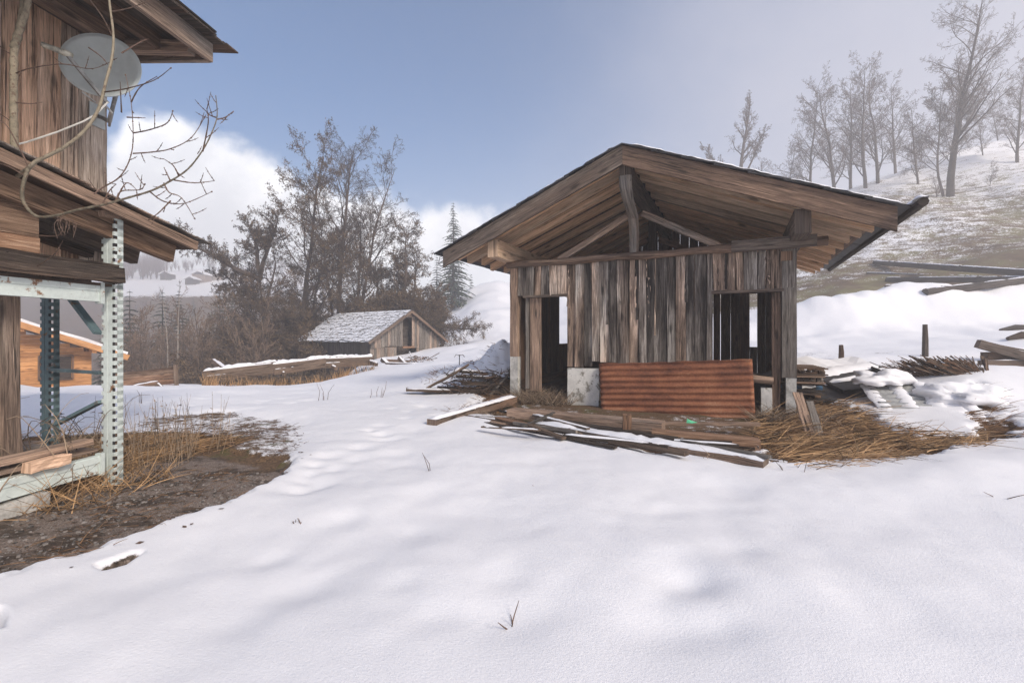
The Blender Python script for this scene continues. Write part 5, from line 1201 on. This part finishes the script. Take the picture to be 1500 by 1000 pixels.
spec=[(1188,72,150,'leftmost tall bare tree of the row above the shed right eave'),(1222,70,112,'tall bare tree second in the row above the shed right eave'),(1246,73,128,'tall bare tree third in the row above the shed right eave'),(1268,70,108,'bare tree in the middle of the row above the shed right eave'),(1286,71,98,'tallest bare tree of the row above the shed right eave'),(1312,76,125,'rightmost bare tree of the row above the shed right eave'),
 (1345,66,160,'bare tree just left of the tallest tree on the misty slope'),(1350,80,190,'short misty tree behind the tallest tree on the misty slope'),(1440,66,170,'bare tree just right of the tallest tree on the misty slope'),(1462,74,150,'misty bare tree second to the right of the tallest one'),(1490,62,95,'bare tree at the right edge on the upper slope'),(1515,70,120,'bare tree cut off by the right edge'),(1420,84,200,'low misty tree high behind the tallest tree'),(1152,82,215,'faint misty tree left of the row above the eave'),(1120,86,235,'faintest low tree between the lone tree and the row'),(1372,56,255,'small bare sapling at the foot of the tallest tree'),(1450,58,240,'small bare sapling on the brushy bank at the right')]
for k,(px,Y,py,lab) in enumerate(spec):
    b=gpt(px,Y,-.3); i=k%3; o=pr[i] if k<3 else copy_tree(pr[i]); o['label']=lab; o.location=b; s=(at(0,py,Y).z-b.z)/18; o.scale=(s,s,s); o.rotation_euler=(0,0,k*1.9)
# brush on the misty slope
mb=MB(); qq=random.Random(44)
for i in range(9000):
    px=qq.uniform(1150,1560); Y=qq.uniform(44,64) if qq.random()<.6 else qq.uniform(64,86)
    if px<1290 and Y<64: continue; x=(px-CX)/F*Y
    if float(vnoise(np.array([x*.18]),np.array([Y*.18]))[0])<-.03: continue
    p=V3((x,Y,0)); mb.v  # placed below
    blade(mb,V3((x,Y,-1000)),V3((qq.uniform(-.5,.5),qq.uniform(-.5,.5),1)),qq.uniform(.4,1.7),.02,qq,.25,2)
va=np.array(mb.v).reshape(-1,6,3); zz=terrain(va[:,0,0],va[:,0,1])[0]; va[:,:,2]+=1000+zz[:,None]-.1; mb.v=[tuple(x) for x in va.reshape(-1,3)]
stuff(mb.build('brush',M['fartwig'],None,origin=gpt(1400,54,0)),'brown scrub covering the bank under the misty slope trees')
# far valley: wood on the slope, houses
mb=MB(); qq=random.Random(45)
def woods(n,pxr,Yr,hr,mbx,w=1.0):
    X=[];
    for i in range(n):
        px=qq.uniform(*pxr); Y=qq.uniform(*Yr); x=(px-CX)/F*Y; X.append((x,Y,qq.uniform(*hr)))
    zz=terrain(np.array([a[0] for a in X]),np.array([a[1] for a in X]))[0]
    for (x,Y,h),z in zip(X,zz):
        for k in range(26):
            a=qq.uniform(0,6.28); t=qq.random(); d=V3((math.cos(a)*.35,math.sin(a)*.35,1)); p=V3((x,Y,z+h*.15*t)); s_=V3((-math.sin(a),math.cos(a),0)); mbx.poly([p-s_*.06*w,p+s_*.06*w,p+d*h*qq.uniform(.5,1)*(1-.4*t)],qq.random())
woods(150,(150,245),(165,215),(6,12),mb); woods(40,(250,420),(185,225),(5,9),mb); woods(34,(200,420),(118,150),(2,5),mb); woods(60,(420,640),(120,220),(5,11),mb)
stuff(mb.build('far_woods',M['fartwig'],None,origin=at(200,390,180)),'purple brown bare woods fading on the far valley slope')
def house(px,Y,w,h,lab,mat='barn'):
    b=gpt(px,Y,-.4); t=thing('far_house',lab,'house',b,'houses in the far valley'); mb=MB(); mb.beam(b+V3((-w/2,0,h/2)),b+V3((w/2,0,h/2)),w*.9,h,side=V3((0,1,0))); mb.build('wall',M[mat],t)
    mb=MB(); 
    for sg in (-1,1): mb.beam(b+V3((0,0,h+w*.28)),b+V3((sg*w*.62,0,h-.1)),w*1.1,.25,side=V3((0,1,0)))
    mb.build('roof',M['snow'],t)
house(296,165,4.4,3,'biggest house in the far valley, under a pale roof'); house(282,160,3.2,2,'low house left of the biggest one in the far valley','barndark'); house(318,172,3.5,2.4,'house right of the biggest one in the far valley'); house(246,168,3.4,2.4,'lone house at the left of the far valley','barndark'); house(340,175,3.4,2.2,'rightmost house of the far valley')
b=gpt(306,168,-.2); spruce('pale pointed spruce beside the far valley houses',b,9,420,'far valley trees')
b=gpt(283,118,-.2); spruce('small dark spruce alone on the far brown meadow',b,5.5,421,'far valley trees')
# ================================================================== camera, sun, sky, haze
cam=bpy.data.cameras.new('camera'); co=bpy.data.objects.new('camera',cam); C.objects.link(co)
co.location=(0,0,EYE); co.rotation_euler=(R(90),0,0); cam.lens=16; cam.sensor_width=36; cam.shift_y=-.00667; cam.clip_end=2000; cam.clip_start=.05
bpy.context.scene.camera=co
SUN=V3((.54,-.66,.54)).normalized()
sl=bpy.data.lights.new('sun','SUN'); sl.energy=SUN_E; sl.angle=R(SUN_A); sl.color=(1,.91,.80); so=bpy.data.objects.new('sun',sl); C.objects.link(so)
so.rotation_euler=SUN.to_track_quat('Z','Y').to_euler(); so.location=(0,0,30)
w=bpy.data.worlds.new('World'); bpy.context.scene.world=w; w.use_nodes=True; nt=w.node_tree; t=NT(nt); bgd=nt.nodes['Background']
sky=t.n('ShaderNodeTexSky',sky_type='NISHITA'); sky.sun_disc=False; sky.sun_elevation=math.asin(SUN.z); sky.sun_rotation=math.atan2(SUN.x,SUN.y); sky.air_density=1.0; sky.dust_density=.6; sky.ozone_density=1.5
tc=t.n('ShaderNodeTexCoord'); sx=t.n('ShaderNodeSeparateXYZ'); nm=t.n('ShaderNodeVectorMath',operation='NORMALIZE'); t.set(nm.inputs[0],tc.outputs['Generated']); t.set(sx.inputs[0],nm.outputs[0]); D=nm.outputs[0]
az=t.math('ARCTAN2',sx.outputs[0],sx.outputs[1]); el=t.math('ARCSINE',sx.outputs[2])
def A(px): return math.atan((px-CX)/F)
def E(px,py): return math.atan((CY-py)/F*math.cos(A(px)))
# height of the cloud tops by azimuth
LO,HI=A(-400),A(1900); azf=t.math('DIVIDE',t.math('SUBTRACT',az,LO),HI-LO)
prof=[(-400,300),(60,290),(150,215),(190,165),(235,150),(285,152),(330,178),(375,190),(400,212),(430,245),(500,268),(560,272),(600,284),(640,298),(700,298),(760,310),(900,340),(1100,380),(1900,430)]
EMAX=.7; cr=t.ramp(azf,[((A(p)-LO)/(HI-LO),(E(p,y)/EMAX,)*3) for p,y in prof]); 
top=t.math('MULTIPLY',cr,EMAX)
n=t.noise(D,9.0,7,.55,.3); n2=t.noise(D,26.0,5,.6)
dd=t.math('SUBTRACT',top,el); edge=t.math('ADD',dd,t.math('ADD',t.math('MULTIPLY',t.math('SUBTRACT',n,.5),.15),t.math('MULTIPLY',t.math('SUBTRACT',n2,.5),.05)))
mask=t.smooth(edge,-.012,.045)
body=t.smooth(t.math('ADD',t.noise(D,6.0,6,.6),t.math('MULTIPLY',edge,-1.2)),.25,.6)
cc=t.mix(body,(CL0*.95,CL0*.965,CL0,1),(CL1,CL1*.99,CL1*.985,1))
lowf=t.smooth(el,.0,.25); 
skyc=t.n('ShaderNodeHueSaturation'); t.set(skyc.inputs['Color'],sky.outputs[0]); skyc.inputs['Saturation'].default_value=SKY_S; skyc.inputs['Value'].default_value=SKY_V
# thin mist on the right, thickening to the right and downwards
mz=t.smooth(t.math('ADD',az,t.math('ADD',t.math('MULTIPLY',t.math('SUBTRACT',t.noise(D,2.2,5,.55),.5),.7),t.math('MULTIPLY',el,-.25))),-.22,.80,0,.88)
c=t.mix(mz,t.mix(1.0,skyc.outputs[0],(1.08,.98,1.0),'MULTIPLY'),(FOG[0],FOG[1],FOG[2],1)); c=t.mix(mask,c,cc)
nt.links.new(c,bgd.inputs[0]); bgd.inputs[1].default_value=SKY_STR
# haze
me=bpy.data.meshes.new('haze'); hx,z0,z1=262,-16.0,66.0
vs=[(x,y,z) for z in (z0,z1) for x,y in ((-hx,-hx),(hx,-hx),(hx,hx),(-hx,hx))]
me.from_pydata(vs,[],[(3,2,1,0),(4,5,6,7),(0,1,5,4),(1,2,6,5),(2,3,7,6),(3,0,4,7)]); hz=bpy.data.objects.new('haze',me); C.objects.link(hz); tag(hz,kind='stuff')
hm=bpy.data.materials.new('haze'); hm.use_nodes=True; ht=hm.node_tree; ht.nodes.remove(ht.nodes['Principled BSDF']); pv=ht.nodes.new('ShaderNodeVolumePrincipled'); pv.inputs['Color'].default_value=(.98,.955,.95,1); pv.inputs['Density'].default_value=HAZE_D; pv.inputs['Anisotropy'].default_value=.25
ht.links.new(pv.outputs[0],ht.nodes['Material Output'].inputs['Volume']); me.materials.append(hm)
sc=bpy.context.scene; sc.view_settings.view_transform='Standard'; sc.view_settings.look='None'; sc.view_settings.exposure=EXPO; sc.view_settings.gamma=1; sc.view_settings.use_curve_mapping=False
sc.render.engine='CYCLES'; sc.cycles.use_denoising=True; sc.cycles.denoising_prefilter='NONE'; sc.cycles.denoising_input_passes='RGB_ALBEDO_NORMAL'; sc.cycles.use_adaptive_sampling=False; sc.cycles.volume_bounces=1; sc.cycles.max_bounces=8; sc.cycles.diffuse_bounces=6; sc.cycles.sample_clamp_indirect=4
